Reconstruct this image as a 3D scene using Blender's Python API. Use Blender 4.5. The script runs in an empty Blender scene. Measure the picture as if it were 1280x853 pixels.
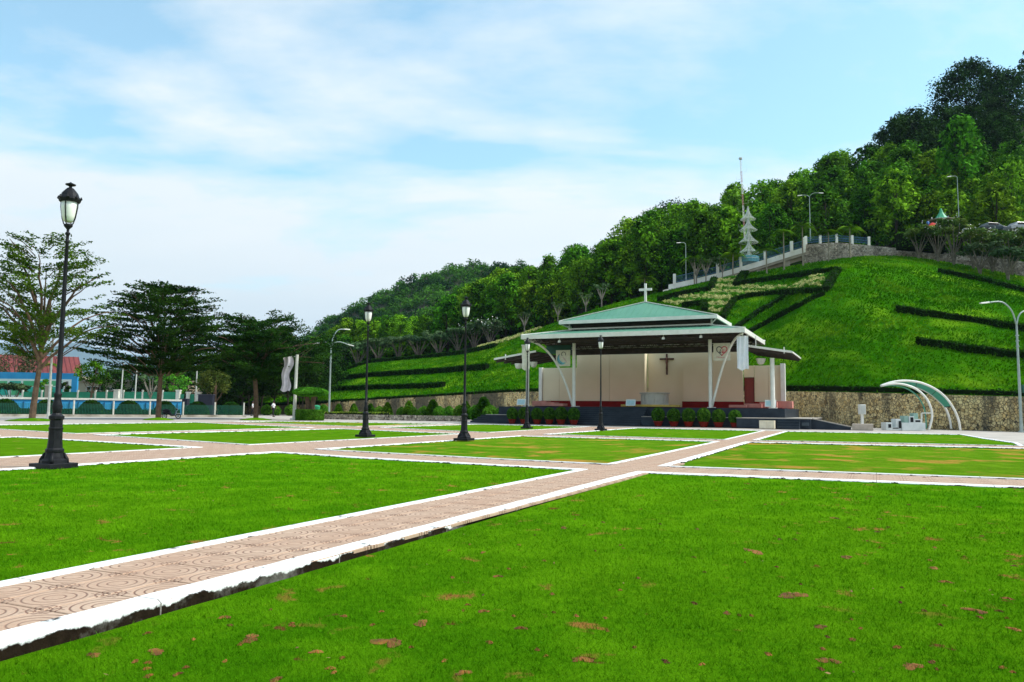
import bpy, math, random
import numpy as np
from mathutils import Vector, Matrix
R = math.radians
rnd = random.Random(7)
rng = np.random.default_rng(7)
scene = bpy.context.scene
col = scene.collection

# ------------------------------------------------------------------ camera
F_PX, ROLL, HOR, GRID = 976.244, 0.010075, 512.184, 0.43384
CAM_Z = 1.2
PITCH = math.atan((HOR - 426.5) / F_PX)
cam_d = bpy.data.cameras.new("camera")
cam = bpy.data.objects.new("camera", cam_d)
col.objects.link(cam)
cam_d.sensor_width = 36
cam_d.lens = F_PX / 1280 * 36
cam_d.clip_start = 0.05
cam_d.clip_end = 60000
cam.matrix_world = Matrix.Translation((0, 0, CAM_Z)) @ Matrix.Rotation(math.pi / 2 + PITCH, 4, 'X') @ Matrix.Rotation(ROLL, 4, 'Z')
scene.camera = cam

# ------------------------------------------------------------------ light
SUN_EL, SUN_AZ = 50, 92          # degrees; azimuth clockwise from +Y
scene.view_settings.view_transform = 'Standard'
scene.view_settings.look = 'None'
scene.view_settings.exposure = 1.03
scene.view_settings.gamma = 1
w = bpy.data.worlds.new("World"); scene.world = w; w.use_nodes = True
nt = w.node_tree; nt.nodes.clear()
def N(t, **k):
    n = nt.nodes.new(t)
    for a, b in k.items(): setattr(n, a, b)
    return n
sky = N('ShaderNodeTexSky', sky_type='NISHITA', sun_disc=False, sun_elevation=R(SUN_EL), sun_rotation=R(SUN_AZ))
sky.air_density = 1.0; sky.dust_density = 0.6; sky.ozone_density = 1.6
tc = N('ShaderNodeTexCoord'); sep = N('ShaderNodeSeparateXYZ')
nt.links.new(tc.outputs['Generated'], sep.inputs[0])
def M(op, a, b=None, c=None, clamp=False):
    n = N('ShaderNodeMath', operation=op, use_clamp=clamp)
    for i, x in enumerate((a, b, c)):
        if x is None: continue
        if isinstance(x, (int, float)): n.inputs[i].default_value = x
        else: nt.links.new(x, n.inputs[i])
    return n.outputs[0]
zz = M('ADD', M('MAXIMUM', sep.outputs[2], 0.0), 0.16)
cx = M('DIVIDE', sep.outputs[0], zz); cy = M('DIVIDE', sep.outputs[1], zz)
cmb = N('ShaderNodeCombineXYZ'); nt.links.new(M('MULTIPLY', cx, 0.75), cmb.inputs[0]); nt.links.new(M('MULTIPLY', cy, 1.3), cmb.inputs[1])
n1 = N('ShaderNodeTexNoise'); n1.inputs['Scale'].default_value = 0.9; n1.inputs['Detail'].default_value = 8; n1.inputs['Roughness'].default_value = 0.55; n1.inputs['Distortion'].default_value = 0.5
nt.links.new(cmb.outputs[0], n1.inputs['Vector'])
n2 = N('ShaderNodeTexNoise'); n2.inputs['Scale'].default_value = 3.2; n2.inputs['Detail'].default_value = 9; n2.inputs['Roughness'].default_value = 0.6
nt.links.new(cmb.outputs[0], n2.inputs['Vector'])
lowb = M('SUBTRACT', 0.46, M('MULTIPLY', sep.outputs[2], 1.5))
cm = M('ADD', M('ADD', M('MULTIPLY', n1.outputs[0], 1.5), M('MULTIPLY', n2.outputs[0], 0.5)), M('MAXIMUM', lowb, -0.08))
cm = M('MULTIPLY', M('SUBTRACT', cm, 0.86), 3.4, clamp=True)
mix = N('ShaderNodeMix', data_type='RGBA', blend_type='MIX')
nt.links.new(M('ADD', M('MULTIPLY', cm, 0.85), 0.12), mix.inputs['Factor'])
# the grey undersides of the low cloud
n3 = N('ShaderNodeTexNoise'); n3.inputs['Scale'].default_value = 1.7; n3.inputs['Detail'].default_value = 7
nt.links.new(cmb.outputs[0], n3.inputs['Vector'])
ccol = N('ShaderNodeMix', data_type='RGBA', blend_type='MIX')
nt.links.new(M('MULTIPLY', M('SUBTRACT', n3.outputs[0], 0.42), 3.0, clamp=True), ccol.inputs['Factor'])
ccol.inputs[6].default_value = (5.15, 5.35, 5.35, 1); ccol.inputs[7].default_value = (5.5, 5.55, 5.45, 1)
gain = N('ShaderNodeMix', data_type='RGBA', blend_type='MULTIPLY'); gain.inputs['Factor'].default_value = 1
gain.inputs[7].default_value = (1.12, 1.50, 1.30, 1)
nt.links.new(sky.outputs[0], gain.inputs[6])
nt.links.new(gain.outputs[2], mix.inputs[6]); nt.links.new(ccol.outputs[2], mix.inputs[7])
bg = N('ShaderNodeBackground'); bg.inputs[1].default_value = 0.1
out = N('ShaderNodeOutputWorld')
nt.links.new(mix.outputs[2], bg.inputs[0]); nt.links.new(bg.outputs[0], out.inputs[0])

sun_d = bpy.data.lights.new("sun", 'SUN'); sun = bpy.data.objects.new("sun", sun_d); col.objects.link(sun)
sun_d.energy = 2.5; sun_d.angle = R(16); sun_d.color = (1, 0.96, 0.88)
sd = Vector((math.sin(R(SUN_AZ)) * math.cos(R(SUN_EL)), math.cos(R(SUN_AZ)) * math.cos(R(SUN_EL)), math.sin(R(SUN_EL))))
sun.rotation_euler = sd.to_track_quat('Z', 'Y').to_euler(); sun.location = (0, 0, 60)

# ------------------------------------------------------------------ survey helpers (photo survey -> world metres)
CG, SG = math.cos(GRID), math.sin(GRID)
def ray(x, y):
    X = (x - 640) / F_PX; Y = -(y - 426.5) / F_PX
    cr, sr = math.cos(ROLL), math.sin(ROLL)
    X, Y = cr * X - sr * Y, sr * X + cr * Y
    return np.array([X, math.cos(PITCH) - Y * math.sin(PITCH), math.sin(PITCH) + Y * math.cos(PITCH)])
def atD(x, y, D):
    d = ray(x, y); s = D / d[1]; return Vector((s * d[0], D, CAM_Z + s * d[2]))
def atZ(x, y, z=0.0):
    d = ray(x, y); s = (z - CAM_Z) / d[2]; return Vector((s * d[0], s * d[1], z))
def atU(x, y, U):
    d = ray(x, y); s = U / (d[0] * SG + d[1] * CG); return (s * (d[0] * CG - d[1] * SG), U, CAM_Z + s * d[2])
def wuv(u, v, z=0.0):
    return Vector((u * SG + v * CG, u * CG - v * SG, z))
def px(D): return D / F_PX       # metres per photo pixel at distance D

# ------------------------------------------------------------------ materials
MATS = {}
def mat(name, c, rough=0.6, c2=None, scale=4.0, bump=0.0, bscale=None, metal=0.0, detail=5, spec=0.4, trans=0.0, thr=(0.35, 0.65), objrand=0.0, coord='Object', stretch=None, emit=None):
    if name in MATS: return MATS[name]
    m = bpy.data.materials.new(name); m.use_nodes = True
    t = m.node_tree; b = t.nodes['Principled BSDF']
    b.inputs['Roughness'].default_value = rough; b.inputs['Metallic'].default_value = metal
    b.inputs['Specular IOR Level'].default_value = spec
    L = t.links.new
    tcn = t.nodes.new('ShaderNodeTexCoord')
    src = tcn.outputs[coord] if coord != 'Pos' else t.nodes.new('ShaderNodeNewGeometry').outputs['Position']
    if stretch:
        mp = t.nodes.new('ShaderNodeMapping'); mp.inputs['Scale'].default_value = stretch
        L(src, mp.inputs[0]); src = mp.outputs[0]
    if c2 is None: c2 = tuple(x * 0.82 for x in c)
    nz = t.nodes.new('ShaderNodeTexNoise'); nz.inputs['Scale'].default_value = scale; nz.inputs['Detail'].default_value = detail
    L(src, nz.inputs['Vector'])
    mr = t.nodes.new('ShaderNodeMapRange'); mr.inputs[1].default_value = thr[0]; mr.inputs[2].default_value = thr[1]
    L(nz.outputs[0], mr.inputs[0])
    mx = t.nodes.new('ShaderNodeMix'); mx.data_type = 'RGBA'
    mx.inputs[6].default_value = (*c, 1); mx.inputs[7].default_value = (*c2, 1)
    L(mr.outputs[0], mx.inputs['Factor'])
    cout = mx.outputs[2]
    if objrand:
        oi = t.nodes.new('ShaderNodeObjectInfo'); hs = t.nodes.new('ShaderNodeHueSaturation')
        m1 = t.nodes.new('ShaderNodeMapRange'); m1.inputs[3].default_value = 1 - objrand; m1.inputs[4].default_value = 1 + objrand
        L(oi.outputs['Random'], m1.inputs[0]); L(m1.outputs[0], hs.inputs['Value'])
        m2 = t.nodes.new('ShaderNodeMapRange'); m2.inputs[3].default_value = 0.5 - objrand * 0.05; m2.inputs[4].default_value = 0.5 + objrand * 0.05
        ml = t.nodes.new('ShaderNodeMath'); ml.operation = 'FRACT'; mm = t.nodes.new('ShaderNodeMath'); mm.operation = 'MULTIPLY'; mm.inputs[1].default_value = 7.3
        L(oi.outputs['Random'], mm.inputs[0]); L(mm.outputs[0], ml.inputs[0]); L(ml.outputs[0], m2.inputs[0]); L(m2.outputs[0], hs.inputs['Hue'])
        L(cout, hs.inputs['Color']); cout = hs.outputs[0]
    L(cout, b.inputs['Base Color'])
    if bump:
        bn = t.nodes.new('ShaderNodeTexNoise'); bn.inputs['Scale'].default_value = bscale or scale * 4; bn.inputs['Detail'].default_value = 6
        L(src, bn.inputs['Vector'])
        bp = t.nodes.new('ShaderNodeBump'); bp.inputs['Strength'].default_value = min(1, bump * 10); bp.inputs['Distance'].default_value = bump
        L(bn.outputs[0], bp.inputs['Height']); L(bp.outputs[0], b.inputs['Normal'])
    if trans:
        tr = t.nodes.new('ShaderNodeBsdfTranslucent'); L(cout, tr.inputs[0])
        ms = t.nodes.new('ShaderNodeMixShader'); ms.inputs[0].default_value = trans
        o = t.nodes['Material Output']; L(b.outputs[0], ms.inputs[1]); L(tr.outputs[0], ms.inputs[2]); L(ms.outputs[0], o.inputs[0])
    if emit:
        b.inputs['Emission Color'].default_value = (*emit[0], 1); b.inputs['Emission Strength'].default_value = emit[1]
    MATS[name] = m; return m

def leaf(name, c, c2, scale=0.6, tr=0.13, objrand=0.25):
    return mat(name, c, 0.7, c2, scale=scale, detail=4, trans=tr, objrand=objrand, spec=0.02, thr=(.40, .60))

def lawn_mat(name, g1, g2, dry, dry_thr, dry_scale, big=0.12, soil=(0.16, 0.075, 0.025), soil_thr=0.9, stretch=None, rough=0.05, dw=.06):
    """short turf: fine green noise, broad tone changes, dry straw patches"""
    if name in MATS: return MATS[name]
    m = bpy.data.materials.new(name); m.use_nodes = True; t = m.node_tree; L = t.links.new
    b = t.nodes['Principled BSDF']; b.inputs['Roughness'].default_value = 1.0; b.inputs['Specular IOR Level'].default_value = 0.0
    pos = t.nodes.new('ShaderNodeNewGeometry').outputs['Position']
    if stretch:
        mp = t.nodes.new('ShaderNodeMapping'); mp.inputs['Scale'].default_value = stretch; L(pos, mp.inputs[0]); pos = mp.outputs[0]
    def nz(s, d=5, r=0.5, dist=0):
        n = t.nodes.new('ShaderNodeTexNoise'); n.inputs['Scale'].default_value = s; n.inputs['Detail'].default_value = d; n.inputs['Roughness'].default_value = r; n.inputs['Distortion'].default_value = dist
        L(pos, n.inputs['Vector']); return n.outputs[0]
    def rng_(s, a, b_):
        n = t.nodes.new('ShaderNodeMapRange'); n.inputs[1].default_value = a; n.inputs[2].default_value = b_; L(s, n.inputs[0]); return n.outputs[0]
    def mx(f, a, b_):
        n = t.nodes.new('ShaderNodeMix'); n.data_type = 'RGBA'; L(f, n.inputs['Factor'])
        for i, x in ((6, a), (7, b_)):
            if isinstance(x, tuple): n.inputs[i].default_value = (*x, 1)
            else: L(x, n.inputs[i])
        return n.outputs[2]
    base = mx(rng_(nz(big, 4), 0.35, 0.68), g1, g2)
    fine = mx(rng_(nz(14, 6, 0.7), 0.3, 0.75), tuple(x * 0.72 for x in g1), base)
    mid = mx(rng_(nz(1.3, 5, 0.65), 0.45, 0.75), fine, tuple((x + y) / 2 * 1.15 for x, y in zip(g1, g2)))
    mul = t.nodes.new('ShaderNodeMath'); mul.operation = 'MULTIPLY'
    L(rng_(nz(dry_scale, 4, 0.6, 0.3), dry_thr, dry_thr + dw), mul.inputs[0]); L(rng_(nz(0.35, 3), 0.36, 0.52), mul.inputs[1])
    d1 = mx(mul.outputs[0], mid, dry)
    d2 = mx(rng_(nz(dry_scale * 1.15, 3, 0.55, 0.2), soil_thr, soil_thr + 0.03), d1, soil)
    L(d2, b.inputs['Base Color'])
    bp = t.nodes.new('ShaderNodeBump'); bp.inputs['Strength'].default_value = 0.9; bp.inputs['Distance'].default_value = rough
    L(nz(22 if rough < .1 else 5, 6, 0.8), bp.inputs['Height']); L(bp.outputs[0], b.inputs['Normal'])
    MATS[name] = m; return m

M_WHITE = lambda: mat('white paint', (0.78, 0.77, 0.73), 0.5, (0.68, 0.67, 0.62), 3)
G1, G2 = (0.060, 0.228, 0.003), (0.165, 0.335, 0.006)
DRY = (0.33, 0.22, 0.06)
m_lawn_near = lawn_mat('near turf', G1, G2, (0.33, 0.17, 0.04), 0.625, 2.4, soil_thr=0.69)
m_blade = lawn_mat('turf blade', tuple(x * 1.45 for x in G1), tuple(x * 1.45 for x in G2), (0.44, 0.24, 0.06), 0.625, 2.4, soil_thr=0.69, soil=(.26, .10, .025))
m_lawn_mid = lawn_mat('middle turf', (.065, .20, .004), (.15, .285, .01), DRY, 0.62, 1.1, soil_thr=0.8)
m_lawn_dry = lawn_mat('dry turf', (0.07, 0.22, 0.006), (0.19, 0.29, 0.015), (0.40, 0.23, 0.045), 0.53, 0.6, soil_thr=0.70, dw=.1)
m_lawn_hill = lawn_mat('hill turf', (0.014, 0.095, 0.001), (0.075, 0.24, 0.004), (0.16, 0.31, 0.010), 0.50, 0.16, dw=.2, big=0.045, soil_thr=0.95, stretch=(1, .45, 1.6), rough=.12)
m_kerb = None

# ------------------------------------------------------------------ mesh helpers
class MB:
    def __init__(s): s.v = []; s.f = []; s.m = []; s.mi = 0; s.smooth = False
    def add(s, vs, fs):
        o = len(s.v); s.v += [tuple(x) for x in vs]; s.f += [tuple(i + o for i in f) for f in fs]; s.m += [s.mi] * len(fs); return s
    def box(s, x0, x1, y0, y1, z0, z1):
        return s.add([(x0, y0, z0), (x1, y0, z0), (x1, y1, z0), (x0, y1, z0), (x0, y0, z1), (x1, y0, z1), (x1, y1, z1), (x0, y1, z1)],
                     [(3, 2, 1, 0), (4, 5, 6, 7), (0, 1, 5, 4), (1, 2, 6, 5), (2, 3, 7, 6), (3, 0, 4, 7)])
    def hexa(s, b4, t4):
        return s.add(list(b4) + list(t4), [(3, 2, 1, 0), (4, 5, 6, 7), (0, 1, 5, 4), (1, 2, 6, 5), (2, 3, 7, 6), (3, 0, 4, 7)])
    def beam(s, a, b, w, h, up=(0, 0, 1)):
        a = Vector(a); b = Vector(b); d = (b - a).normalized(); upv = Vector(up)
        if abs(d.dot(upv)) > 0.99: upv = Vector((1, 0, 0))
        x = d.cross(upv).normalized() * w / 2; z = x.cross(d).normalized() * h / 2
        return s.hexa([a - x - z, b - x - z, b + x - z, a + x - z], [a - x + z, b - x + z, b + x + z, a + x + z])
    def prism(s, poly, z0, z1):
        n = len(poly)
        vs = [(p[0], p[1], z0) for p in poly] + [(p[0], p[1], z1) for p in poly]
        return s.add(vs, [tuple(range(n - 1, -1, -1)), tuple(range(n, 2 * n))] + [(i, (i + 1) % n, n + (i + 1) % n, n + i) for i in range(n)])
    def tube(s, pts, rad, n=8, cap=True):
        pts = [Vector(p) for p in pts]
        if not isinstance(rad, (list, tuple)): rad = [rad] * len(pts)
        vs = []; prev = None
        for i, p in enumerate(pts):
            d = (pts[min(i + 1, len(pts) - 1)] - pts[max(i - 1, 0)])
            d = d.normalized() if d.length > 1e-9 else Vector((0, 0, 1))
            if prev is None:
                a = Vector((0, 0, 1)) if abs(d.z) < 0.9 else Vector((1, 0, 0)); x = d.cross(a).normalized()
            else: x = (prev - d * prev.dot(d)).normalized()
            prev = x; y = d.cross(x)
            for k in range(n):
                t = 2 * math.pi * k / n; vs.append(p + (x * math.cos(t) + y * math.sin(t)) * rad[i])
        fs = [(i * n + k, i * n + (k + 1) % n, (i + 1) * n + (k + 1) % n, (i + 1) * n + k) for i in range(len(pts) - 1) for k in range(n)]
        if cap: fs += [tuple(range(n - 1, -1, -1)), tuple(range((len(pts) - 1) * n, len(pts) * n))]
        return s.add(vs, fs)
    def lathe(s, prof, n=16, c=(0, 0, 0), sx=1, sy=1, star=0):
        vs = []
        for r, z in prof:
            for k in range(n):
                t = 2 * math.pi * k / n; rr = r * (1 + (star if k % 2 else 0))
                vs.append((c[0] + rr * math.cos(t) * sx, c[1] + rr * math.sin(t) * sy, c[2] + z))
        m = len(prof)
        fs = [(i * n + k, i * n + (k + 1) % n, (i + 1) * n + (k + 1) % n, (i + 1) * n + k) for i in range(m - 1) for k in range(n)]
        fs += [tuple(range(n - 1, -1, -1)), tuple(range((m - 1) * n, m * n))]
        return s.add(vs, fs)
    def build(s, name, mats=None, parent=None, smooth=False, loc=None, bevel=0):
        me = bpy.data.meshes.new(name); me.from_pydata(s.v, [], s.f)
        if mats is not None:
            for mm in (mats if isinstance(mats, (list, tuple)) else [mats]): me.materials.append(mm)
        me.polygons.foreach_set('material_index', s.m)
        if smooth: me.polygons.foreach_set('use_smooth', [True] * len(s.f))
        me.update()
        o = bpy.data.objects.new(name, me); col.objects.link(o)
        if parent: o.parent = parent
        if loc is not None: o.location = loc
        if bevel:
            md = o.modifiers.new('bevel', 'BEVEL'); md.width = bevel; md.segments = 2; md.limit_method = 'ANGLE'
        return o
def tag(o, label=None, cat=None, group=None, kind=None):
    if label: o['label'] = label
    if cat: o['category'] = cat
    if group: o['group'] = group
    if kind: o['kind'] = kind
    return o
def empty(name, loc=(0, 0, 0), rz=0):
    o = bpy.data.objects.new(name, None); col.objects.link(o); o.location = loc; o.rotation_euler = (0, 0, rz); o.empty_display_size = 0.3
    return o
def children(o): return [c for c in bpy.data.objects if c.parent == o]
def copy_tree(o, loc=None, rz=None, sc=None, label=None, parent=None, kids=None):
    c = o.copy(); col.objects.link(c); c.parent = parent
    for ch in (kids if kids is not None else children(o)): copy_tree(ch, parent=c)
    if loc is not None: c.location = loc
    if rz is not None: c.rotation_euler = (0, 0, rz)
    if sc is not None: c.scale = (sc, sc, sc) if isinstance(sc, (int, float)) else sc
    if label: c['label'] = label
    return c
def quads_mesh(name, V, mats, parent=None, kind=None, midx=None, tri=False, loc=None):
    """V: (n,4,3) or (n,3,3) array of faces"""
    k = V.shape[1]; n = V.shape[0]
    me = bpy.data.meshes.new(name)
    me.vertices.add(n * k); me.vertices.foreach_set('co', V.astype(np.float32).ravel())
    me.loops.add(n * k); me.loops.foreach_set('vertex_index', np.arange(n * k, dtype=np.int32))
    me.polygons.add(n); me.polygons.foreach_set('loop_start', np.arange(0, n * k, k, dtype=np.int32)); me.polygons.foreach_set('loop_total', np.full(n, k, dtype=np.int32))
    for mm in (mats if isinstance(mats, (list, tuple)) else [mats]): me.materials.append(mm)
    if midx is not None: me.polygons.foreach_set('material_index', midx.astype(np.int32))
    me.update(calc_edges=True)
    o = bpy.data.objects.new(name, me); col.objects.link(o)
    if parent: o.parent = parent
    if kind: o['kind'] = kind
    if loc is not None: o.location = loc
    return o
class PN(np.ndarray): pass
def leaves(P, size, flat=0.0, asp=0.55, jit=0.35):
    """leaf diamonds at points P (n,3); flat=1 lies horizontal; clump points carry outward directions"""
    n = len(P); nr = LEAFN.get(id(P))
    if nr is not None and len(nr) == n:
        nr = nr + rng.normal(size=(n, 3)) * .55; nr[:, 2] += .35 + flat; nr /= np.linalg.norm(nr, axis=1, keepdims=True)
        a = rng.normal(size=(n, 3)); a -= nr * np.sum(a * nr, axis=1, keepdims=True); a /= np.linalg.norm(a, axis=1, keepdims=True)
        b = np.cross(nr, a); s = size * (1 + jit * rng.uniform(-1, 1, size=(n, 1))); L = a * s; W = b * s * asp
        return np.stack([P - L, P - W + L * 0.1, P + L, P + W + L * 0.1], axis=1)
    a = rng.normal(size=(n, 3)); a[:, 2] *= (1 - flat); a /= np.linalg.norm(a, axis=1, keepdims=True) + 1e-9
    b = rng.normal(size=(n, 3)); b[:, 2] *= (1 - flat)
    b -= a * np.sum(a * b, axis=1, keepdims=True); b /= np.linalg.norm(b, axis=1, keepdims=True) + 1e-9
    s = size * (1 + jit * rng.uniform(-1, 1, size=(n, 1)))
    L = a * s; W = b * s * asp
    return np.stack([P - L, P - W * 1.0 + L * 0.1, P + L, P + W + L * 0.1], axis=1)
LEAFN = {}
KEEP = []
def in_ball(n):
    a = rng.normal(size=(n, 3)); a /= np.linalg.norm(a, axis=1, keepdims=True); return a * rng.uniform(0, 1, size=(n, 1)) ** (1 / 2.2)
def clumps(C, rad, per, sq=0.75):
    """points around clump centres"""
    out = []; nn = []
    for c, r in zip(C, rad):
        k = max(3, int(per * (r / np.mean(rad)) ** 2)); b = in_ball(k) * r; nn.append(b / r); b[:, 2] *= sq; out.append(b + c)
    P = np.concatenate(out); LEAFN.clear(); LEAFN[id(P)] = np.concatenate(nn); KEEP[:] = [P]
    return P

# ------------------------------------------------------------------ the ground
m_ground = mat('rough ground', (0.06, 0.10, 0.03), 0.95, (0.12, 0.10, 0.05), 0.05, coord='Pos')
g = MB(); g.add([(-15900, -390, 0), (15900, -390, 0), (15900, 18900, 0), (-15900, 18900, 0)], [(0, 1, 2, 3)])
o = g.build('ground', m_ground, loc=(0, 0, -0.35)); tag(o, kind='structure')

m_pave = mat('beige paving', (0.47, 0.42, 0.37), 0.85, (0.36, 0.32, 0.28), 0.6, bump=0.004, bscale=30, coord='Pos')
def sheet(name, polys, z, m, kind='structure', thick=0.0):
    b = MB()
    for p in polys:
        n = len(p)
        if thick: b.prism([wuv(u, v) for v, u in p], z - thick, z)
        else: b.add([wuv(u, v, z) for v, u in p], [tuple(range(n))])
    o = b.build(name, m); tag(o, kind=kind); return o

# path edges: functions of u (long paths) and of v (cross paths), metres in the plaza grid
ip = lambda x, P: float(np.interp(x, [p[0] for p in P], [p[1] for p in P]))
mainL = [(-12, -5.42), (3, -5.46), (15, -5.53), (30, -5.85), (53, -6.7)]
mainR = [(-12, -4.0), (3, -4.03), (17, -4.16), (33, -4.6), (53, -5.1)]
BL = [(-30, -18.2), (20, -18.35), (33, -18.35), (56, -19.4)]
BR = [(-30, -14.7), (20, -14.7), (36, -14.85), (56, -15.3)]
CL = [(-30, -31.0), (60, -31.2)]
CR = [(-30, -29.2), (25, -29.2), (35, -28.2), (56, -29.2)]
An = [(-60, 20), (-31, 19.3), (-18.5, 17.3), (-14.4, 16.55), (-11, 15.8), (-5, 15.15), (0, 15.4), (3, 15.6), (40, 16.6)]
Af = [(-60, 27), (-39, 24.6), (-29.3, 22.4), (-19.7, 19.9), (-14, 18.4), (-8.5, 17.5), (-5.5, 17.2), (0, 17.6), (3, 17.75), (40, 18.4)]
Bn = [(-47, 44.2), (-42, 42.2), (-30, 37.9), (-21.6, 34.9), (-15, 33.2), (-6, 32.6), (0, 33.2), (5, 33.8), (40, 35)]
Bf = [(-47, 48.2), (-30, 42.6), (-19, 37.4), (-14.7, 36.3), (-6.7, 35.0), (0.8, 35.9), (5, 36.3), (40, 37.5)]
Fr = [(-47, 53.0), (-42, 54.6), (-28, 56.6), (-21, 55.6), (-10, 53.4), (5, 53.8)]
def cell(vl, vr, un, uf, z, n=8):
    """vl/vr: polyline in u or number; un/uf polyline in v or number"""
    E = lambda f, x: f if isinstance(f, (int, float)) else ip(x, f)
    def corner(vf, uf_):
        v = E(vf, 20); 
        for _ in range(6): u = E(uf_, v); v = E(vf, u)
        return v, u
    a, b_, c, d = corner(vl, un), corner(vr, un), corner(vr, uf), corner(vl, uf)
    P = []
    for (p, q, f, mode) in ((a, b_, un, 0), (b_, c, vr, 1), (c, d, uf, 0), (d, a, vl, 1)):
        for i in range(n):
            t = i / n
            if mode == 0: v = p[0] + (q[0] - p[0]) * t; P.append((v, E(f, v)))
            else: u = p[1] + (q[1] - p[1]) * t; P.append((E(f, u), u))
    return P
cells = [
 ('lawn', cell(mainR, 40, -25, An, 0), -0.12, m_lawn_near),
 ('lawn', cell(BR, mainL, -25, An, 0), -0.03, m_lawn_near),
 ('lawn', cell(CR, BL, -25, An, 0), -0.03, m_lawn_mid),
 ('lawn', cell(mainR, 40, Af, Bn, 0), -0.045, m_lawn_dry),
 ('lawn', cell(BR, mainL, Af, Bn, 0), -0.03, m_lawn_dry),
 ('lawn', cell(CR, BL, Af, Bn, 0), -0.03, m_lawn_mid),
 ('lawn', cell(-47, CL, Af, Bn, 0), -0.03, m_lawn_mid),
 ('lawn', cell(-47, CL, -25, An, 0), -0.03, m_lawn_mid),
 ('lawn', cell(BR, mainL, Bf, Fr, 0), -0.03, m_lawn_mid),
 ('lawn', cell(CR, BL, Bf, Fr, 0), -0.03, m_lawn_mid),
 ('lawn', cell(-47, CL, Bf, Fr, 0), -0.03, m_lawn_dry),
]
fr_right = [(ip(52, mainR), 52.8), (4.6, 53.6), (4.9, 46), (5.4, 40), (5.1, ip(5, Bf)), (0.8, ip(0.8, Bf)), (ip(35, mainR), 35.2)]
cells.append(('lawn', fr_right[::-1], -0.03, m_lawn_mid))
m_kerb = bpy.data.materials.new('white kerb paint'); m_kerb.use_nodes = True
def _kerb():
    t = m_kerb.node_tree; L = t.links.new; b = t.nodes['Principled BSDF']; b.inputs['Roughness'].default_value = 0.9; b.inputs['Specular IOR Level'].default_value = 0.04
    gm = t.nodes.new('ShaderNodeNewGeometry'); sp = t.nodes.new('ShaderNodeSeparateXYZ'); L(gm.outputs['Position'], sp.inputs[0])
    n = t.nodes.new('ShaderNodeTexNoise'); n.inputs['Scale'].default_value = 4.5; n.inputs['Detail'].default_value = 7; n.inputs['Roughness'].default_value = 0.65; L(gm.outputs['Position'], n.inputs['Vector'])
    a = t.nodes.new('ShaderNodeMath'); a.operation = 'MULTIPLY_ADD'; a.inputs[1].default_value = 0.16; a.inputs[2].default_value = -0.062; L(n.outputs[0], a.inputs[0])   # peeling line height
    c = t.nodes.new('ShaderNodeMath'); c.operation = 'ADD'; L(a.outputs[0], c.inputs[0]); L(sp.outputs[2], c.inputs[1])
    r = t.nodes.new('ShaderNodeMapRange'); r.inputs[1].default_value = -0.008; r.inputs[2].default_value = 0.004; L(c.outputs[0], r.inputs[0])
    n2_ = t.nodes.new('ShaderNodeTexNoise'); n2_.inputs['Scale'].default_value = 18; n2_.inputs['Detail'].default_value = 8; L(gm.outputs['Position'], n2_.inputs['Vector'])
    d = t.nodes.new('ShaderNodeMix'); d.data_type = 'RGBA'; d.inputs[6].default_value = (0.006, 0.004, 0.003, 1); d.inputs[7].default_value = (0.03, 0.02, 0.012, 1); L(n2_.outputs[0], d.inputs['Factor'])
    wv = t.nodes.new('ShaderNodeMix'); wv.data_type = 'RGBA'; wv.inputs[6].default_value = (0.70, 0.70, 0.69, 1); wv.inputs[7].default_value = (0.86, 0.86, 0.85, 1); L(n.outputs[0], wv.inputs['Factor'])
    m = t.nodes.new('ShaderNodeMix'); m.data_type = 'RGBA'; L(r.outputs[0], m.inputs['Factor']); L(d.outputs[2], m.inputs[6]); L(wv.outputs[2], m.inputs[7]); L(m.outputs[2], b.inputs['Base Color'])
    mp = t.nodes.new('ShaderNodeMapping'); mp.inputs['Rotation'].default_value = (0, 0, GRID); L(gm.outputs['Position'], mp.inputs[0]); s2 = t.nodes.new('ShaderNodeSeparateXYZ'); L(mp.outputs[0], s2.inputs[0])
    jo = []
    for ax in (0, 1):
        a1 = t.nodes.new('ShaderNodeMath'); a1.operation = 'PINGPONG'; a1.inputs[1].default_value = 0.9; L(s2.outputs[ax], a1.inputs[0]); a2 = t.nodes.new('ShaderNodeMath'); a2.operation = 'LESS_THAN'; a2.inputs[1].default_value = 0.006; L(a1.outputs[0], a2.inputs[0]); jo.append(a2.outputs[0])
    mxj = t.nodes.new('ShaderNodeMath'); mxj.operation = 'MAXIMUM'; L(jo[0], mxj.inputs[0]); L(jo[1], mxj.inputs[1])
    n3_ = t.nodes.new('ShaderNodeTexNoise'); n3_.inputs['Scale'].default_value = 1.1; n3_.inputs['Detail'].default_value = 9; n3_.inputs['Roughness'].default_value = .7; L(gm.outputs['Position'], n3_.inputs['Vector'])
    r3 = t.nodes.new('ShaderNodeMapRange'); r3.inputs[1].default_value = .52; r3.inputs[2].default_value = .78; r3.inputs[4].default_value = .75; L(n3_.outputs[0], r3.inputs[0])
    dm = t.nodes.new('ShaderNodeMix'); dm.data_type = 'RGBA'; L(r3.outputs[0], dm.inputs['Factor']); L(m.outputs[2], dm.inputs[6]); dm.inputs[7].default_value = (.42, .40, .36, 1)
    dj = t.nodes.new('ShaderNodeMix'); dj.data_type = 'RGBA'; L(mxj.outputs[0], dj.inputs['Factor']); L(dm.outputs[2], dj.inputs[6]); dj.inputs[7].default_value = (.22, .2, .18, 1); L(dj.outputs[2], b.inputs['Base Color'])
    bp = t.nodes.new('ShaderNodeBump'); bp.inputs['Distance'].default_value = 0.02; bp.inputs['Strength'].default_value = 0.6; L(n2_.outputs[0], bp.inputs['Height']); L(bp.outputs[0], b.inputs['Normal'])
_kerb()
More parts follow.
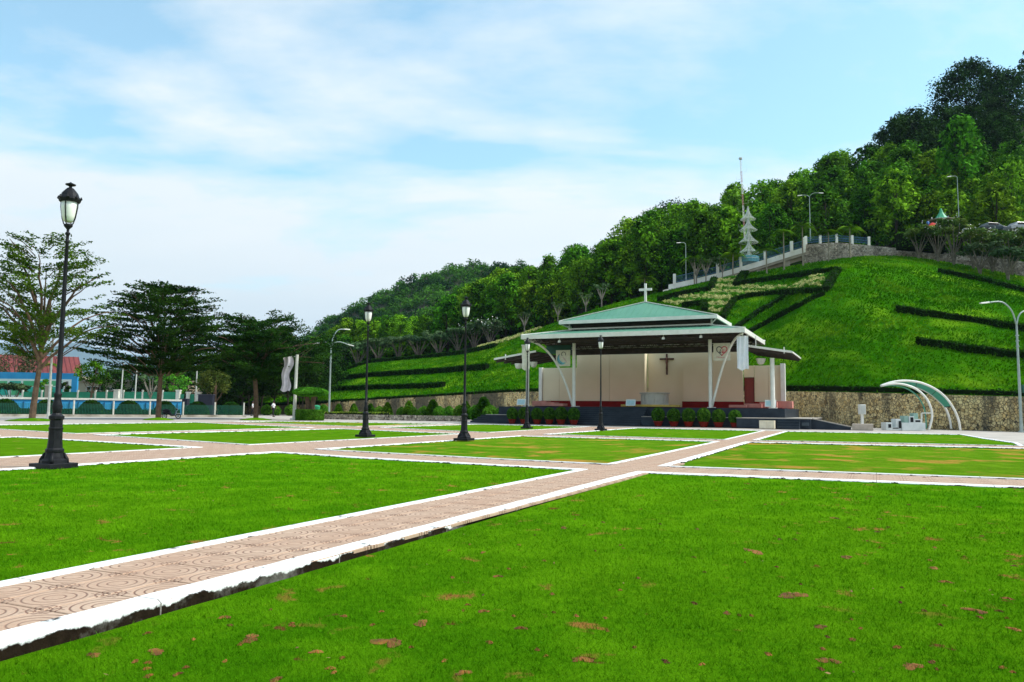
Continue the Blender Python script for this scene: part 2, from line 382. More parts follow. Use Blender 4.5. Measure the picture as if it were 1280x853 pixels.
def strip(P, w, closed=True):
    """points offset to the OUTSIDE of a counter-clockwise loop by w"""
    n = len(P); Q = []
    for i in range(n):
        p0 = np.array(P[i - 1]); p1 = np.array(P[i]); p2 = np.array(P[(i + 1) % n])
        d1 = p1 - p0; d2 = p2 - p1; d1 = d1 / (np.linalg.norm(d1) + 1e-9); d2 = d2 / (np.linalg.norm(d2) + 1e-9)
        n1_ = np.array([d1[1], -d1[0]]); n2_ = np.array([d2[1], -d2[0]]); k = n1_ + n2_; k = k / max(0.3, float(k @ n1_)) if np.linalg.norm(k) > .1 else n1_
        Q.append(p1 + k * w)
    return Q
for i, (nm, P, z, m) in enumerate(cells):
    zf_ = (lambda u: -.105 + .0050 * u) if i == 0 else (lambda u: z)
    # grid frame (v,u): u away, v right -> loop a,b,c,d is counter-clockwise
    b = MB(); b.add([wuv(u, v, zf_(u)) for v, u in P], [tuple(range(len(P)))])
    o = b.build(nm, m); tag(o, kind='structure')
    near = i in (0, 3)
    wk = 0.17
    # resample edges finely so that the near kerb can waver a little
    PP = []
    for k in range(len(P)):
        a_ = np.array(P[k]); b_ = np.array(P[(k + 1) % len(P)]); m_ = max(1, int(np.linalg.norm(b_ - a_) / (0.35 if i < 2 else 1.5)))
        m_ = min(m_, 150)
        for q in range(m_): PP.append(tuple(a_ + (b_ - a_) * q / m_))
    if near: PP = [(v + (rnd.uniform(-.012, .012)), u + rnd.uniform(-.012, .012)) for v, u in PP]
    Q = strip(PP, wk if not near else 0.20)
    Qi = strip(PP, 0.03)
    n = len(PP); kb = MB()
    vs = [wuv(u, v, z - 0.12) for v, u in PP] + [wuv(u, v, -0.016) for v, u in PP] + [wuv(u, v, 0.002) for v, u in Qi] + [wuv(u, v, 0.002) for v, u in Q] + [wuv(u, v, -0.05) for v, u in Q]
    fs = []
    for r_ in range(4): fs += [(r_ * n + k, r_ * n + (k + 1) % n, (r_ + 1) * n + (k + 1) % n, (r_ + 1) * n + k) for k in range(n)]
    kb.add(vs, fs); o = kb.build('kerb', m_kerb); tag(o, kind='structure')

# paving sheets -------------------------------------------------------------
def tile_mat():
    m = bpy.data.materials.new('patterned paving tile'); m.use_nodes = True; t = m.node_tree; L = t.links.new; b = t.nodes['Principled BSDF']
    b.inputs['Roughness'].default_value = 0.75
    gm = t.nodes.new('ShaderNodeNewGeometry'); mp = t.nodes.new('ShaderNodeMapping'); mp.vector_type = 'POINT'
    mp.inputs['Rotation'].default_value = (0, 0, GRID); L(gm.outputs['Position'], mp.inputs[0])
    sp = t.nodes.new('ShaderNodeSeparateXYZ'); L(mp.outputs[0], sp.inputs[0])
    def m_(op, a, b_=None, c=None, clamp=False):
        n = t.nodes.new('ShaderNodeMath'); n.operation = op; n.use_clamp = clamp
        for i, x in enumerate((a, b_, c)):
            if x is None: continue
            if isinstance(x, (int, float)): n.inputs[i].default_value = x
            else: L(x, n.inputs[i])
        return n.outputs[0]
    T = 0.45
    fx = m_('SUBTRACT', m_('FRACT', m_('DIVIDE', sp.outputs[0], T)), 0.5); fy = m_('SUBTRACT', m_('FRACT', m_('DIVIDE', sp.outputs[1], T)), 0.5)
    ax = m_('ABSOLUTE', fx); ay = m_('ABSOLUTE', fy)
    r1 = m_('SQRT', m_('ADD', m_('MULTIPLY', fx, fx), m_('MULTIPLY', fy, fy)))
    bx_ = m_('SUBTRACT', 0.5, ax); by_ = m_('SUBTRACT', 0.5, ay)
    r2 = m_('SQRT', m_('ADD', m_('MULTIPLY', bx_, bx_), m_('MULTIPLY', by_, by_)))
    def line(s, at, wd): return m_('SUBTRACT', 1.0, m_('DIVIDE', m_('ABSOLUTE', m_('SUBTRACT', s, at)), wd), clamp=True)
    def mxm(*a):
        o = a[0]
        for x in a[1:]: o = m_('MAXIMUM', o, x)
        return o
    in1 = m_('LESS_THAN', r1, 0.455)
    rings1 = mxm(line(r1, 0.14, 0.022), line(r1, 0.27, 0.022), line(r1, 0.40, 0.022))
    rings2 = m_('MULTIPLY', mxm(line(r2, 0.1, 0.022), line(r2, 0.2, 0.022)), m_('SUBTRACT', 1, in1))
    straight = m_('MULTIPLY', mxm(line(ax, 0.5, 0.02), line(ay, 0.5, 0.02), line(bx_, 0.12, 0.014), line(by_, 0.12, 0.014)), m_('SUBTRACT', 1, in1))
    joint = mxm(line(bx_, 0.0, 0.02), line(by_, 0.0, 0.02))
    groove = mxm(rings1, rings2, straight, joint)
    n = t.nodes.new('ShaderNodeTexNoise'); n.inputs['Scale'].default_value = 1.7; n.inputs['Detail'].default_value = 6; L(gm.outputs['Position'], n.inputs['Vector'])
    nf = t.nodes.new('ShaderNodeTexNoise'); nf.inputs['Scale'].default_value = 40; nf.inputs['Detail'].default_value = 4; L(gm.outputs['Position'], nf.inputs['Vector'])
    c1 = t.nodes.new('ShaderNodeMix'); c1.data_type = 'RGBA'; c1.inputs[6].default_value = (0.50, 0.31, 0.205, 1); c1.inputs[7].default_value = (0.60, 0.42, 0.30, 1)
    L(m_('MULTIPLY_ADD', n.outputs[0], 2.0, -0.5, clamp=True), c1.inputs['Factor'])
    c2 = t.nodes.new('ShaderNodeMix'); c2.data_type = 'RGBA'; c2.inputs[7].default_value = (0.17, 0.065, 0.035, 1); L(c1.outputs[2], c2.inputs[6])
    wear = m_('MULTIPLY_ADD', n.outputs[0], 1.6, 0.05, clamp=True)
    L(m_('MULTIPLY', groove, wear), c2.inputs['Factor'])
    c3 = t.nodes.new('ShaderNodeMix'); c3.data_type = 'RGBA'; c3.blend_type = 'MULTIPLY'; c3.inputs['Factor'].default_value = 0.35; L(c2.outputs[2], c3.inputs[6]); L(nf.outputs[0], c3.inputs[7])
    L(c3.outputs[2], b.inputs['Base Color'])
    bp = t.nodes.new('ShaderNodeBump'); bp.inputs['Distance'].default_value = 0.006; bp.inputs['Strength'].default_value = 0.8
    L(m_('SUBTRACT', 1, groove), bp.inputs['Height']); L(bp.outputs[0], b.inputs['Normal'])
    return m
m_tile = tile_mat()
vr_ = lambda P, u: ip(u, P)
pb = MB()
for P_l, P_r, u0, u1 in ((mainL, mainR, -12, 53.2), (BL, BR, -25, 55.4), (CL, CR, -25, 56)):
    us = np.linspace(u0, u1, 30)
    for a_, b_ in zip(us[:-1], us[1:]):
        pb.add([wuv(a_, vr_(P_l, a_) + .1, -.016), wuv(a_, vr_(P_r, a_) - .1, -.016), wuv(b_, vr_(P_r, b_) - .1, -.016), wuv(b_, vr_(P_l, b_) + .1, -.016)], [(0, 1, 2, 3)])
o = pb.build('footpath', m_tile); tag(o, kind='structure')
pb = MB()
for n_, f_, v0, v1, z in ((An, Af, -47, 40, -.020), (Bn, Bf, -47, 40, -.024)):
    vs_ = np.linspace(v0, v1, 40)
    for a_, b_ in zip(vs_[:-1], vs_[1:]):
        pb.add([wuv(ip(a_, n_) + .1, a_, z), wuv(ip(b_, n_) + .1, b_, z), wuv(ip(b_, f_) - .1, b_, z), wuv(ip(a_, f_) - .1, a_, z)], [(0, 1, 2, 3)])
o = pb.build('cross_footpath', m_tile); tag(o, kind='structure')
main_path = tag(MB().add([wuv(-12, -5.3, -.05), wuv(-12, -4.2, -.05), wuv(16, -4.3, -.05), wuv(16, -5.4, -.05)], [(0, 1, 2, 3)]).build('path_bed', m_pave), kind='structure')
# separate tiles on the near stretch of the main path
T = 0.45
tb = MB(); e = 0.216; h = 0.004
tb.add([(-e, -e, -.03), (e, -e, -.03), (e, e, -.03), (-e, e, -.03), (-e, -e, -h), (e, -e, -h), (e, e, -h), (-e, e, -h),
        (-e + h, -e + h, 0), (e - h, -e + h, 0), (e - h, e - h, 0), (-e + h, e - h, 0)],
       [(0, 1, 5, 4), (1, 2, 6, 5), (2, 3, 7, 6), (3, 0, 4, 7), (4, 5, 9, 8), (5, 6, 10, 9), (6, 7, 11, 10), (7, 4, 8, 11), (8, 9, 10, 11)])
proto = None
for iu in range(2, 66):
    for iv in range(-12, -8):
        u, v = (iu + .5) * T, (iv + .5) * T
        lo, hi = vr_(mainL, u) + .22, vr_(mainR, u) - .29
        if v + e < lo or v - e > hi: continue
        p = wuv(u, v, -0.008 + rnd.uniform(-.0015, .0015))
        if proto is None:
            proto = tb.build('paving_tile', m_tile, parent=main_path); q = proto
        else:
            q = proto.copy(); col.objects.link(q)
        q.location = p; q.rotation_euler = (rnd.uniform(-.002, .002), rnd.uniform(-.002, .002), -GRID)
# concrete forecourt around the lawns (an apron under everything, seen only outside the lawns and paths)
o = sheet('forecourt', [[(-47, ip(-47, Fr)), (-42, ip(-42, Fr)), (-28, ip(-28, Fr)), (-21, ip(-21, Fr)), (-10, ip(-10, Fr)), (4.6, 53.7), (5.2, 46), (5.6, 36.4), (40, 37.6), (40, 90), (-30, 110), (-60, 130), (-92, 110), (-92, 44), (-47.2, 10)]], -0.028, m_pave)

# grass blades on the lawns nearest the camera
def grass(name, vr, ur, z, m, cond, label):
    out = []; edges = np.geomspace(2.6, 30, 26)
    for dmin, dmax in zip(edges[:-1], edges[1:]):
        dm = (dmin + dmax) / 2; dens = 5600 * (3.6 / dm) ** 2.15 * min(1, (31 - dm) / 14); hh = .030 + .0006 * dm; ww = .0028 * (dm / 3) ** .95
        x0, x1 = -0.72 * dmax, 0.72 * dmax
        n = int((x1 - x0) * (dmax - dmin) * dens)
        X = rng.uniform(x0, x1, n); Y = rng.uniform(dmin, dmax, n)
        U = X * SG + Y * CG; V = X * CG - Y * SG
        k = (np.abs(X) < Y * .70) & cond(U, V)
        X, Y = X[k], Y[k]; n = len(X)
        a = rng.uniform(0, 2 * np.pi, n); lean = rng.normal(0, .55, (n, 2)); H = hh * rng.uniform(.4, 1.2, n)
        W = np.stack([np.cos(a), np.sin(a), np.zeros(n)], 1) * ww / 2
        B = np.stack([X, Y, (z if z is not None else -.105 + .005 * (X * SG + Y * CG)) - .002 + 0 * X], 1)
        Tp = B + np.stack([lean[:, 0] * H, lean[:, 1] * H, H], 1)
        out.append(np.stack([B - W, B + W, Tp], 1))
    o = quads_mesh(name, np.concatenate(out), m, kind='stuff'); tag(o, label, 'grass')
grass('grass', 0, 0, None, m_blade, lambda U, V: (V > -3.97) & (U < 15), 'short green turf blades right of the patterned path')
grass('grass', 0, 0, -.03, m_blade, lambda U, V: (V < -5.55) & (V > -14.5) & (U < 15), 'short green turf blades left of the patterned path')
# bare earth spots in the near lawn
m_soil = mat('bare soil', (0.07, 0.022, 0.004), 1.0, (0.27, 0.11, 0.02), 7, bump=0.012, bscale=40, coord='Pos')
spots = [(312, 800, 28), (486, 804, 34), (395, 816, 16), (727, 826, 22), (195, 815, 22), (117, 819, 16), (604, 766, 14), (526, 781, 22), (990, 747, 34), (651, 787, 14), (1025, 786, 16), (1035, 828, 24),
         (1220, 767, 22), (1140, 835, 26), (943, 693, 22), (832, 829, 12), (908, 769, 12), (225, 773, 10), (280, 773, 14), (1182, 731, 14), (1268, 790, 14), (1058, 700, 14), (720, 772, 9), (868, 757, 10),
         (580, 842, 18), (345, 850, 16), (1168, 714, 14), (622, 723, 12), (1260, 752, 12), (1044, 652, 10), (705, 663, 10), (430, 772, 9), (757, 775, 8), (960, 820, 10), (690, 745, 8)]
for _ in range(120):
    y_ = 600 + 250 * rnd.random() ** .8; spots.append((rnd.uniform(560 if y_ < 720 else 120, 1275) , y_, rnd.uniform(4, 8) * (y_ - 480) / 250))
spots = [q for q in spots if q[1] > 812 - .262 * q[0] + 22]
sb = MB()
for (x, y, wpx) in spots:
    c = atZ(x, y, -.09); zl = -.105 + .005 * (c.x * SG + c.y * CG); r = wpx * c.y / F_PX * 0.42; n = 22; ph = rnd.uniform(0, 6)
    ring = []
    for k in range(n):
        t = 2 * math.pi * k / n; rr = r * (1 + .35 * math.sin(2 * t + ph) + .2 * math.sin(3 * t + ph * 2) + rnd.uniform(-.28, .28))
        ring.append((c.x + rr * math.cos(t), c.y + rr * math.sin(t) * (1.3 if y > 700 else 1.8), zl + .002))
    vs = ring + [((p[0] + c.x) / 2, (p[1] + c.y) / 2, zl + .0065 + rnd.uniform(-.003, .004)) for p in ring] + [(c.x, c.y, zl + .012)]
    sb.add(vs, [(k, (k + 1) % n, n + (k + 1) % n, n + k) for k in range(n)] + [(n + k, n + (k + 1) % n, 2 * n) for k in range(n)])
o = sb.build('bare_earth', m_soil); tag(o, 'small brown bare earth spots scattered in the nearest lawn', 'soil', kind='stuff')

exec_order = True

lf = []
for _ in range(90):
    D_ = 3.4 + 20 * rnd.random() ** 1.6; x_ = rnd.uniform(-.66, .66) * D_; u_ = x_ * SG + D_ * CG; v_ = x_ * CG - D_ * SG
    if v_ > -3.9 and u_ < 15: lf.append((x_, D_, -.105 + .005 * u_ + .022))
    elif -14.5 < v_ < -5.7 and u_ < 15: lf.append((x_, D_, .0))
o = quads_mesh('fallen_leaves', leaves(np.array(lf), .013, flat=.8), mat('dry fallen leaf', (.30, .18, .06), .8, (.14, .06, .02), 3, coord='Pos'), kind='stuff'); tag(o, 'small dry fallen leaves scattered on the near lawns', 'leaves')

# ------------------------------------------------------------------ the hill: profiles fanned out from the plaza
# photo column, distance/row of wall top, distance/row of lawn crest, distance/row of the ridge behind (tree tops), tree height there
PRO = [
 (180, 165, 508.5, 172, 508, 190, 490, 8), (240, 160, 508, 168, 506, 200, 480, 9), (285, 152, 507, 158, 496, 205, 455, 9),
 (340, 138, 506, 158, 486, 208, 440, 9), (400, 124, 503.5, 160, 472, 210, 420, 9), (430, 119, 502, 162, 462, 210, 402, 9), (460, 116, 500.5, 160, 452.5, 210, 394, 9),
 (500, 111, 498, 158, 448.5, 210, 396, 9), (550, 105, 495.5, 154, 444, 212, 378, 10), (600, 99, 492.5, 148, 433.5, 215, 352, 10), (650, 94, 490, 140, 418.5, 216, 344, 10),
 (700, 90, 489.5, 132, 401, 216, 322, 10), (760, 87, 489.5, 125, 381, 216, 302, 11), (820, 85, 489.5, 120, 367, 214, 272, 11), (880, 83, 489.5, 117, 353, 212, 256, 11),
 (930, 80, 489.5, 115.5, 343, 210, 248, 11), (1000, 74, 489.7, 115, 331, 208, 219, 11), (1077, 67, 491, 114, 321, 206, 183, 12), (1130, 64, 492.5, 112, 320, 204, 154, 12),
 (1180, 61, 494, 110, 326, 202, 118, 13), (1240, 58, 495.5, 106, 337, 200, 92, 14), (1280, 56, 496.5, 103, 345, 200, 84, 14), (1340, 53, 498.5, 100, 355, 200, 78, 14), (1500, 48, 503, 96, 378, 200, 60, 14)]
def tcol(x): d = ray(x, 480); return d[0] / d[1]
PT = np.array([tcol(p[0]) for p in PRO])
def zrow(x, y, D): return atD(x, y, D).z
PD = []   # per control: list of (D,z)
for p in PRO:
    x, dw, yw, dc, yc, dr, ys, th = p
    zw = zrow(x, yw, dw); zc = zrow(x, yc, dc); zr = max(zrow(x, ys, dr) - th, zc + 1.0)
    PD.append([dw, zw, dc, zc, dr, zr])
PD = np.array(PD)
TT = np.linspace(PT[0], PT[-1], 260)
def smoothcol(a):
    b = np.interp(TT, PT, a); k = np.ones(9) / 9
    return np.convolve(np.pad(b, 4, mode='edge'), k, mode='valid')
TB = np.stack([smoothcol(PD[:, i]) for i in range(6)], 1)
def prof(t):
    return [float(np.interp(t, TT, TB[:, i])) for i in range(6)]
from mathutils import noise as mnoise
def hill_z(t, D, lumps=True):
    dw, zw, dc, zc, dr, zr = prof(t)
    if D <= dw: return zw
    if D <= dc:
        s = (D - dw) / (dc - dw); xp = 640 + t * F_PX; xr = 985 + 75 * s
        e_ = (xp - xr) / 42; fold = math.exp(-e_ * e_) if e_ < 0 else math.exp(-(e_ * .33) ** 2)
        return zw + (zc - zw) * s + (0.02 + .13 * fold) * (zc - zw) * math.sin(math.pi * s)
    if D <= dc + 3: return zc - 0.25 * (D - dc)
    if D <= dc + 13: return zc - 0.75 + 0.10 * (D - dc - 3)
    z0 = zc + 0.25; s = (D - dc - 13) / (dr - dc - 13)
    if s <= 1: z = z0 + (zr - z0) * (s ** 0.92)
    else: z = zr - (D - dr) * 0.35
    if lumps: z += 1.6 * math.sin(min(1, s) * math.pi) * mnoise.noise(Vector((t * 14, D * .04, 0)))
    return z
def P3(t, D, dz=0.0): return Vector((t * D, D, hill_z(t, D) + dz))
def hit(x, y, dz=0.0, Dmin=None):
    """where the sight line through a photo point meets the hill"""
    d = ray(x, y); t = d[0] / d[1]; dw = prof(t)[0]; best = (1e9, None); D = dw
    pr = None
    while D < 320:
        zr = CAM_Z + D * d[2] / d[1]; g_ = hill_z(t, D, False) - zr
        if pr is not None and g_ >= 0 and pr < 0: break
        if abs(g_) < best[0]: best = (abs(g_), D)
        pr = g_; D += 0.5
    else: D = best[1]
    if D > prof(t)[2] and best[0] < 1.5 and Dmin is None: D = min(D, prof(t)[2])
    return P3(t, D, dz), t, D
def loft(name, rows, m, kind='structure', smooth=True):
    nr = len(rows); nc = len(rows[0]); b = MB(); vs = [p for r in rows for p in r]
    b.add(vs, [(j * nc + i, j * nc + i + 1, (j + 1) * nc + i + 1, (j + 1) * nc + i) for j in range(nr - 1) for i in range(nc - 1)])
    o = b.build(name, m, smooth=smooth); tag(o, kind=kind); return o
rows = []
for k in range(31):
    r = []
    for t in TT:
        dw, zw, dc, zc, dr, zr = prof(t); D = dw + (dc - dw) * k / 30
        p = P3(t, D); f_ = math.sin(math.pi * k / 30)
        p.z += f_ * (0.22 * mnoise.noise(Vector((p.x * .12, p.y * .12, 0))) + .12 * mnoise.noise(Vector((p.x * .5, p.y * .5, 3))))
        r.append(p)
    rows.append(r)
loft('hill_lawn', rows, m_lawn_hill)
tv = []
for k in range(150000):
    t = rnd.uniform(PT[1], PT[-1]); q_ = prof(t) if 0 else None; tv.append(t)
tv = np.array(tv); tb_ = [np.interp(tv, TT, TB[:, i]) for i in range(6)]
sv = rng.random(len(tv)) ** .8; Dv = tb_[0] + (tb_[2] - tb_[0]) * sv
xs_ = 640 + tv * F_PX; e_ = (xs_ - (985 + 75 * sv)) / 42; fold_ = np.where(e_ < 0, np.exp(-e_ ** 2), np.exp(-(e_ * .33) ** 2))
zv = tb_[1] + (tb_[3] - tb_[1]) * sv + (.02 + .13 * fold_) * (tb_[3] - tb_[1]) * np.sin(np.pi * sv)
Xv = tv * Dv; n = len(tv); a_ = rng.uniform(0, 2 * np.pi, n); ww_ = rng.uniform(.05, .14, n); hh_ = rng.uniform(.10, .30, n)
B_ = np.stack([Xv, Dv, zv - .05], 1); W_ = np.stack([np.cos(a_) * ww_, np.sin(a_) * ww_ * .5, 0 * a_], 1)
o = quads_mesh('hill_grass', np.stack([B_ - W_, B_ + W_, B_ + np.stack([rng.normal(0, .1, n), rng.normal(-.08, .1, n), hh_], 1)], 1), lawn_mat('hill blade', (0.026, 0.15, 0.002), (0.12, 0.34, 0.006), (0.24, 0.42, 0.016), 0.50, 0.16, dw=.2, big=0.045, soil_thr=0.95), kind='stuff'); tag(o, 'tufty green grass growing over the hill lawn', 'grass')
m_forestfloor = mat('forest floor', (0.016, 0.032, 0.008), 1.0, (0.035, 0.03, 0.014), 0.3, coord='Pos', bump=0.1, bscale=1.5)
rows = []
for k in range(46):
    r = []
    for t in TT:
        dc, dr = prof(t)[2], prof(t)[4]; D = dc + (dr + 90 - dc) * (k / 45) ** 1.25
        r.append(P3(t, D))
    rows.append(r)
loft('wooded_hillside', rows, m_forestfloor)

# retaining wall of rubble stone along the foot of the hill
m_stone = bpy.data.materials.new('rubble stone'); m_stone.use_nodes = True
def _stone(m, c1, c2, c3, sc=2.6, st=.88):
    t = m.node_tree; L = t.links.new; b = t.nodes['Principled BSDF']; b.inputs['Roughness'].default_value = 0.9
    pos = t.nodes.new('ShaderNodeNewGeometry').outputs['Position']
    v = t.nodes.new('ShaderNodeTexVoronoi'); v.inputs['Scale'].default_value = sc; L(pos, v.inputs['Vector'])
    e_ = t.nodes.new('ShaderNodeTexVoronoi'); e_.feature = 'DISTANCE_TO_EDGE'; e_.inputs['Scale'].default_value = sc; L(pos, e_.inputs['Vector'])
    cr = t.nodes.new('ShaderNodeValToRGB'); el = cr.color_ramp.elements; el[0].color = (*c1, 1); el[1].color = (*c3, 1); ne = el.new(.5); ne.color = (*c2, 1)
    sp = t.nodes.new('ShaderNodeSeparateColor'); L(v.outputs['Color'], sp.inputs[0]); L(sp.outputs[0], cr.inputs[0])
    r = t.nodes.new('ShaderNodeMapRange'); r.inputs[1].default_value = 0.01; r.inputs[2].default_value = 0.07; L(e_.outputs[0], r.inputs[0])
    mx = t.nodes.new('ShaderNodeMix'); mx.data_type = 'RGBA'; mx.inputs[6].default_value = (0.03, 0.025, 0.02, 1); L(r.outputs[0], mx.inputs['Factor']); L(cr.outputs[0], mx.inputs[7])
    # damp black algae streaks running down
    mp = t.nodes.new('ShaderNodeMapping'); mp.inputs['Scale'].default_value = (.32, .32, .05); L(pos, mp.inputs[0])
    n = t.nodes.new('ShaderNodeTexNoise'); n.inputs['Scale'].default_value = 1.0; n.inputs['Detail'].default_value = 5; n.inputs['Roughness'].default_value = .65; L(mp.outputs[0], n.inputs['Vector'])
    r2 = t.nodes.new('ShaderNodeMapRange'); r2.inputs[1].default_value = 0.47; r2.inputs[2].default_value = 0.58; r2.inputs[4].default_value = st; L(n.outputs[0], r2.inputs[0])
    m2 = t.nodes.new('ShaderNodeMix'); m2.data_type = 'RGBA'; m2.inputs[7].default_value = (0.045, 0.045, 0.035, 1); L(r2.outputs[0], m2.inputs['Factor']); L(mx.outputs[2], m2.inputs[6])
    L(m2.outputs[2], b.inputs['Base Color'])
    bp = t.nodes.new('ShaderNodeBump'); bp.inputs['Distance'].default_value = 0.08; bp.inputs['Strength'].default_value = 1; L(r.outputs[0], bp.inputs['Height']); L(bp.outputs[0], b.inputs['Normal'])
_stone(m_stone, (0.62, 0.42, 0.16), (0.84, 0.66, 0.33), (0.28, 0.18, 0.07), 4.2, .86)
m_stone2 = bpy.data.materials.new('pale rubble stone'); m_stone2.use_nodes = True
_stone(m_stone2, (0.36, 0.30, 0.22), (0.58, 0.52, 0.42), (0.16, 0.13, 0.10), 4.0, .35)
def cobbled(name, pts, h, th, m, label, cat='wall', cell=0.32, seed=1):
    """rubble wall with uneven stones standing proud, capped; pts: list of (Vector base, top z)"""
    b = MB(); r_ = random.Random(seed)
    # resample
    Q = []
    for (a, za), (c, zc) in zip(pts[:-1], pts[1:]):
        n = max(1, int((c - a).length / cell))
        for k in range(n): Q.append((a.lerp(c, k / n), za + (zc - za) * k / n))
    Q.append(pts[-1]); n = len(Q); nz = max(2, int(h / cell))
    vs = []
    for i, (p, zt) in enumerate(Q):
        d = (Q[min(i + 1, n - 1)][0] - Q[max(i - 1, 0)][0]).normalized(); nn = Vector((d.y, -d.x, 0))
        if nn.y > 0: nn = -nn
        for k in range(nz + 1):
            z = p.z + (zt - p.z) * k / nz; off = 0 if k in (nz,) else r_.uniform(-.02, .09)
            q = p + nn * off + d * r_.uniform(-.06, .06); vs.append((q.x, q.y, z + (r_.uniform(-.05, .05) if 0 < k < nz else 0)))
        q = p - nn * th; vs.append((q.x, q.y, zt)); vs.append((q.x, q.y, p.z))
    w_ = nz + 3
    b.add(vs, [(i * w_ + k, (i + 1) * w_ + k, (i + 1) * w_ + k + 1, i * w_ + k + 1) for i in range(n - 1) for k in range(w_ - 1)])
    o = b.build(name, m); tag(o, label, cat); return o
wp = []
for t in np.linspace(PT[1], PT[-1], 70):
    dw, zw = prof(t)[:2]; wp.append((Vector((t * dw, dw, -.05)), zw + .02))
cobbled('retaining_wall', wp, 2.6, 0.8, m_stone, 'long rubble stone retaining wall streaked with black algae at the foot of the green hill')

# leaf materials
l_forest = leaf('forest leaf', (0.006, 0.032, 0.001), (0.085, 0.25, 0.008), 0.5)  # near-black and bright tones put shade and highlights into the leaf colour
l_forest_b = leaf('bright forest leaf', (0.018, 0.075, 0.002), (0.20, 0.40, 0.014), 0.5)
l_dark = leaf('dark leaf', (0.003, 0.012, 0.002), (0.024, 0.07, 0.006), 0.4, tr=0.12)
l_hedge = leaf('hedge leaf', (0.008, 0.038, 0.003), (0.026, 0.085, 0.006), 1.2, tr=0.12, objrand=0.15)
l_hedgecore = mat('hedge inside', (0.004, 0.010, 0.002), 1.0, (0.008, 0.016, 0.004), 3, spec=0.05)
l_layer = leaf('feathery leaf', (0.028, 0.085, 0.006), (0.09, 0.18, 0.012), 0.6, tr=0.2)
l_layer_d = leaf('deep feathery leaf', (0.009, 0.034, 0.005), (0.03, 0.08, 0.008), 0.6, tr=0.15)
l_frangi = leaf('dusty green leaf', (0.05, 0.10, 0.04), (0.09, 0.15, 0.06), 0.8, tr=0.2)
l_yellow = leaf('yellow leaf', (0.42, 0.45, 0.13), (0.62, 0.60, 0.28), 3, tr=0.2, objrand=0)
l_bush = leaf('bush leaf', (0.04, 0.15, 0.008), (0.10, 0.27, 0.02), 1.5)
l_ball = leaf('clipped ball leaf', (0.03, 0.10, 0.01), (0.085, 0.20, 0.018), 3.0, objrand=0.12)
l_fl = mat('white blossom', (0.75, 0.74, 0.68), 0.7)
l_pine = leaf('needle', (0.035, 0.05, 0.022), (0.06, 0.08, 0.03), 1, tr=.1)
l_bright = leaf('lime leaf', (0.07, 0.24, 0.015), (0.15, 0.36, 0.03), 0.8)
m_bark = mat('bark', (0.16, 0.10, 0.06), 0.9, (0.08, 0.05, 0.03), 3, bump=0.02, bscale=14)
m_barkg = mat('grey bark', (0.20, 0.17, 0.13), 0.9, (0.10, 0.085, 0.065), 3, bump=0.02, bscale=14)
m_barkd = mat('dark bark', (0.05, 0.035, 0.025), 0.9, (0.03, 0.02, 0.015), 3, bump=0.02, bscale=14)

def hedge(name, pts, wd, hh, label, cat='hedge', group=None, dens=60, lm=None, ls=.09, kind=None):
    if name == 'clipped_hedge': hh *= .78; wd *= .85; ls = .13
    """clipped box hedge following ground points (Vectors)"""
    Q = []
    for a, c in zip(pts[:-1], pts[1:]):
        n = max(1, int((c - a).length / .8))
        for k in range(n): Q.append(a.lerp(c, k / n))
    Q.append(pts[-1]); n = len(Q); b = MB(); vs = []
    for i, p in enumerate(Q):
        d = (Q[min(i + 1, n - 1)] - Q[max(i - 1, 0)]); d.z = 0; d = d.normalized(); nn = Vector((d.y, -d.x, 0)); w2 = wd / 2 * (1 + rnd.uniform(-.10, .12)); hz = hh * (1 + rnd.uniform(-.14, .12))
        for s, z in ((-1, -.3), (-1, hz * .86), (-.82, hz), (.82, hz), (1, hz * .86), (1, -.3)):
            q = p + nn * w2 * s; vs.append((q.x, q.y, p.z + z))
    b.add(vs, [(i * 6 + k, (i + 1) * 6 + k, (i + 1) * 6 + k + 1, i * 6 + k + 1) for i in range(n - 1) for k in range(5)] + [(5, 4, 3, 2, 1, 0), tuple((n - 1) * 6 + k for k in range(6))])
    root = empty(name, pts[0]); tag(root, label, cat, group, kind)
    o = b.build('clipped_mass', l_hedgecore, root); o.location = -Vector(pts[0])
    # leaf skin
    Lt = sum((c - a).length for a, c in zip(Q[:-1], Q[1:])); N_ = int(min(14000, Lt * (wd + 2 * hh) * dens))
    ii = rng.uniform(0, n - 1.001, N_); i0 = ii.astype(int); f = ii - i0; QA = np.array([tuple(q) for q in Q]); C0 = QA[i0] + (QA[i0 + 1] - QA[i0]) * f[:, None]
    dd = QA[i0 + 1] - QA[i0]; nnn = np.stack([dd[:, 1], -dd[:, 0]], 1); nnn /= np.linalg.norm(nnn, axis=1, keepdims=True) + 1e-9
    s = rng.uniform(0, wd + 2 * hh, N_); off = np.where(s < hh, -wd / 2, np.where(s < hh + wd, s - hh - wd / 2, wd / 2)); z = np.where(s < hh, s, np.where(s < hh + wd, hh, wd + 2 * hh - s))
    Pp = C0 + np.concatenate([nnn * off[:, None], z[:, None]], 1) + rng.normal(0, .05, (N_, 3)) - np.array(tuple(pts[0]))
    q = quads_mesh('foliage', leaves(Pp, ls), lm or l_hedge, root)
    return root

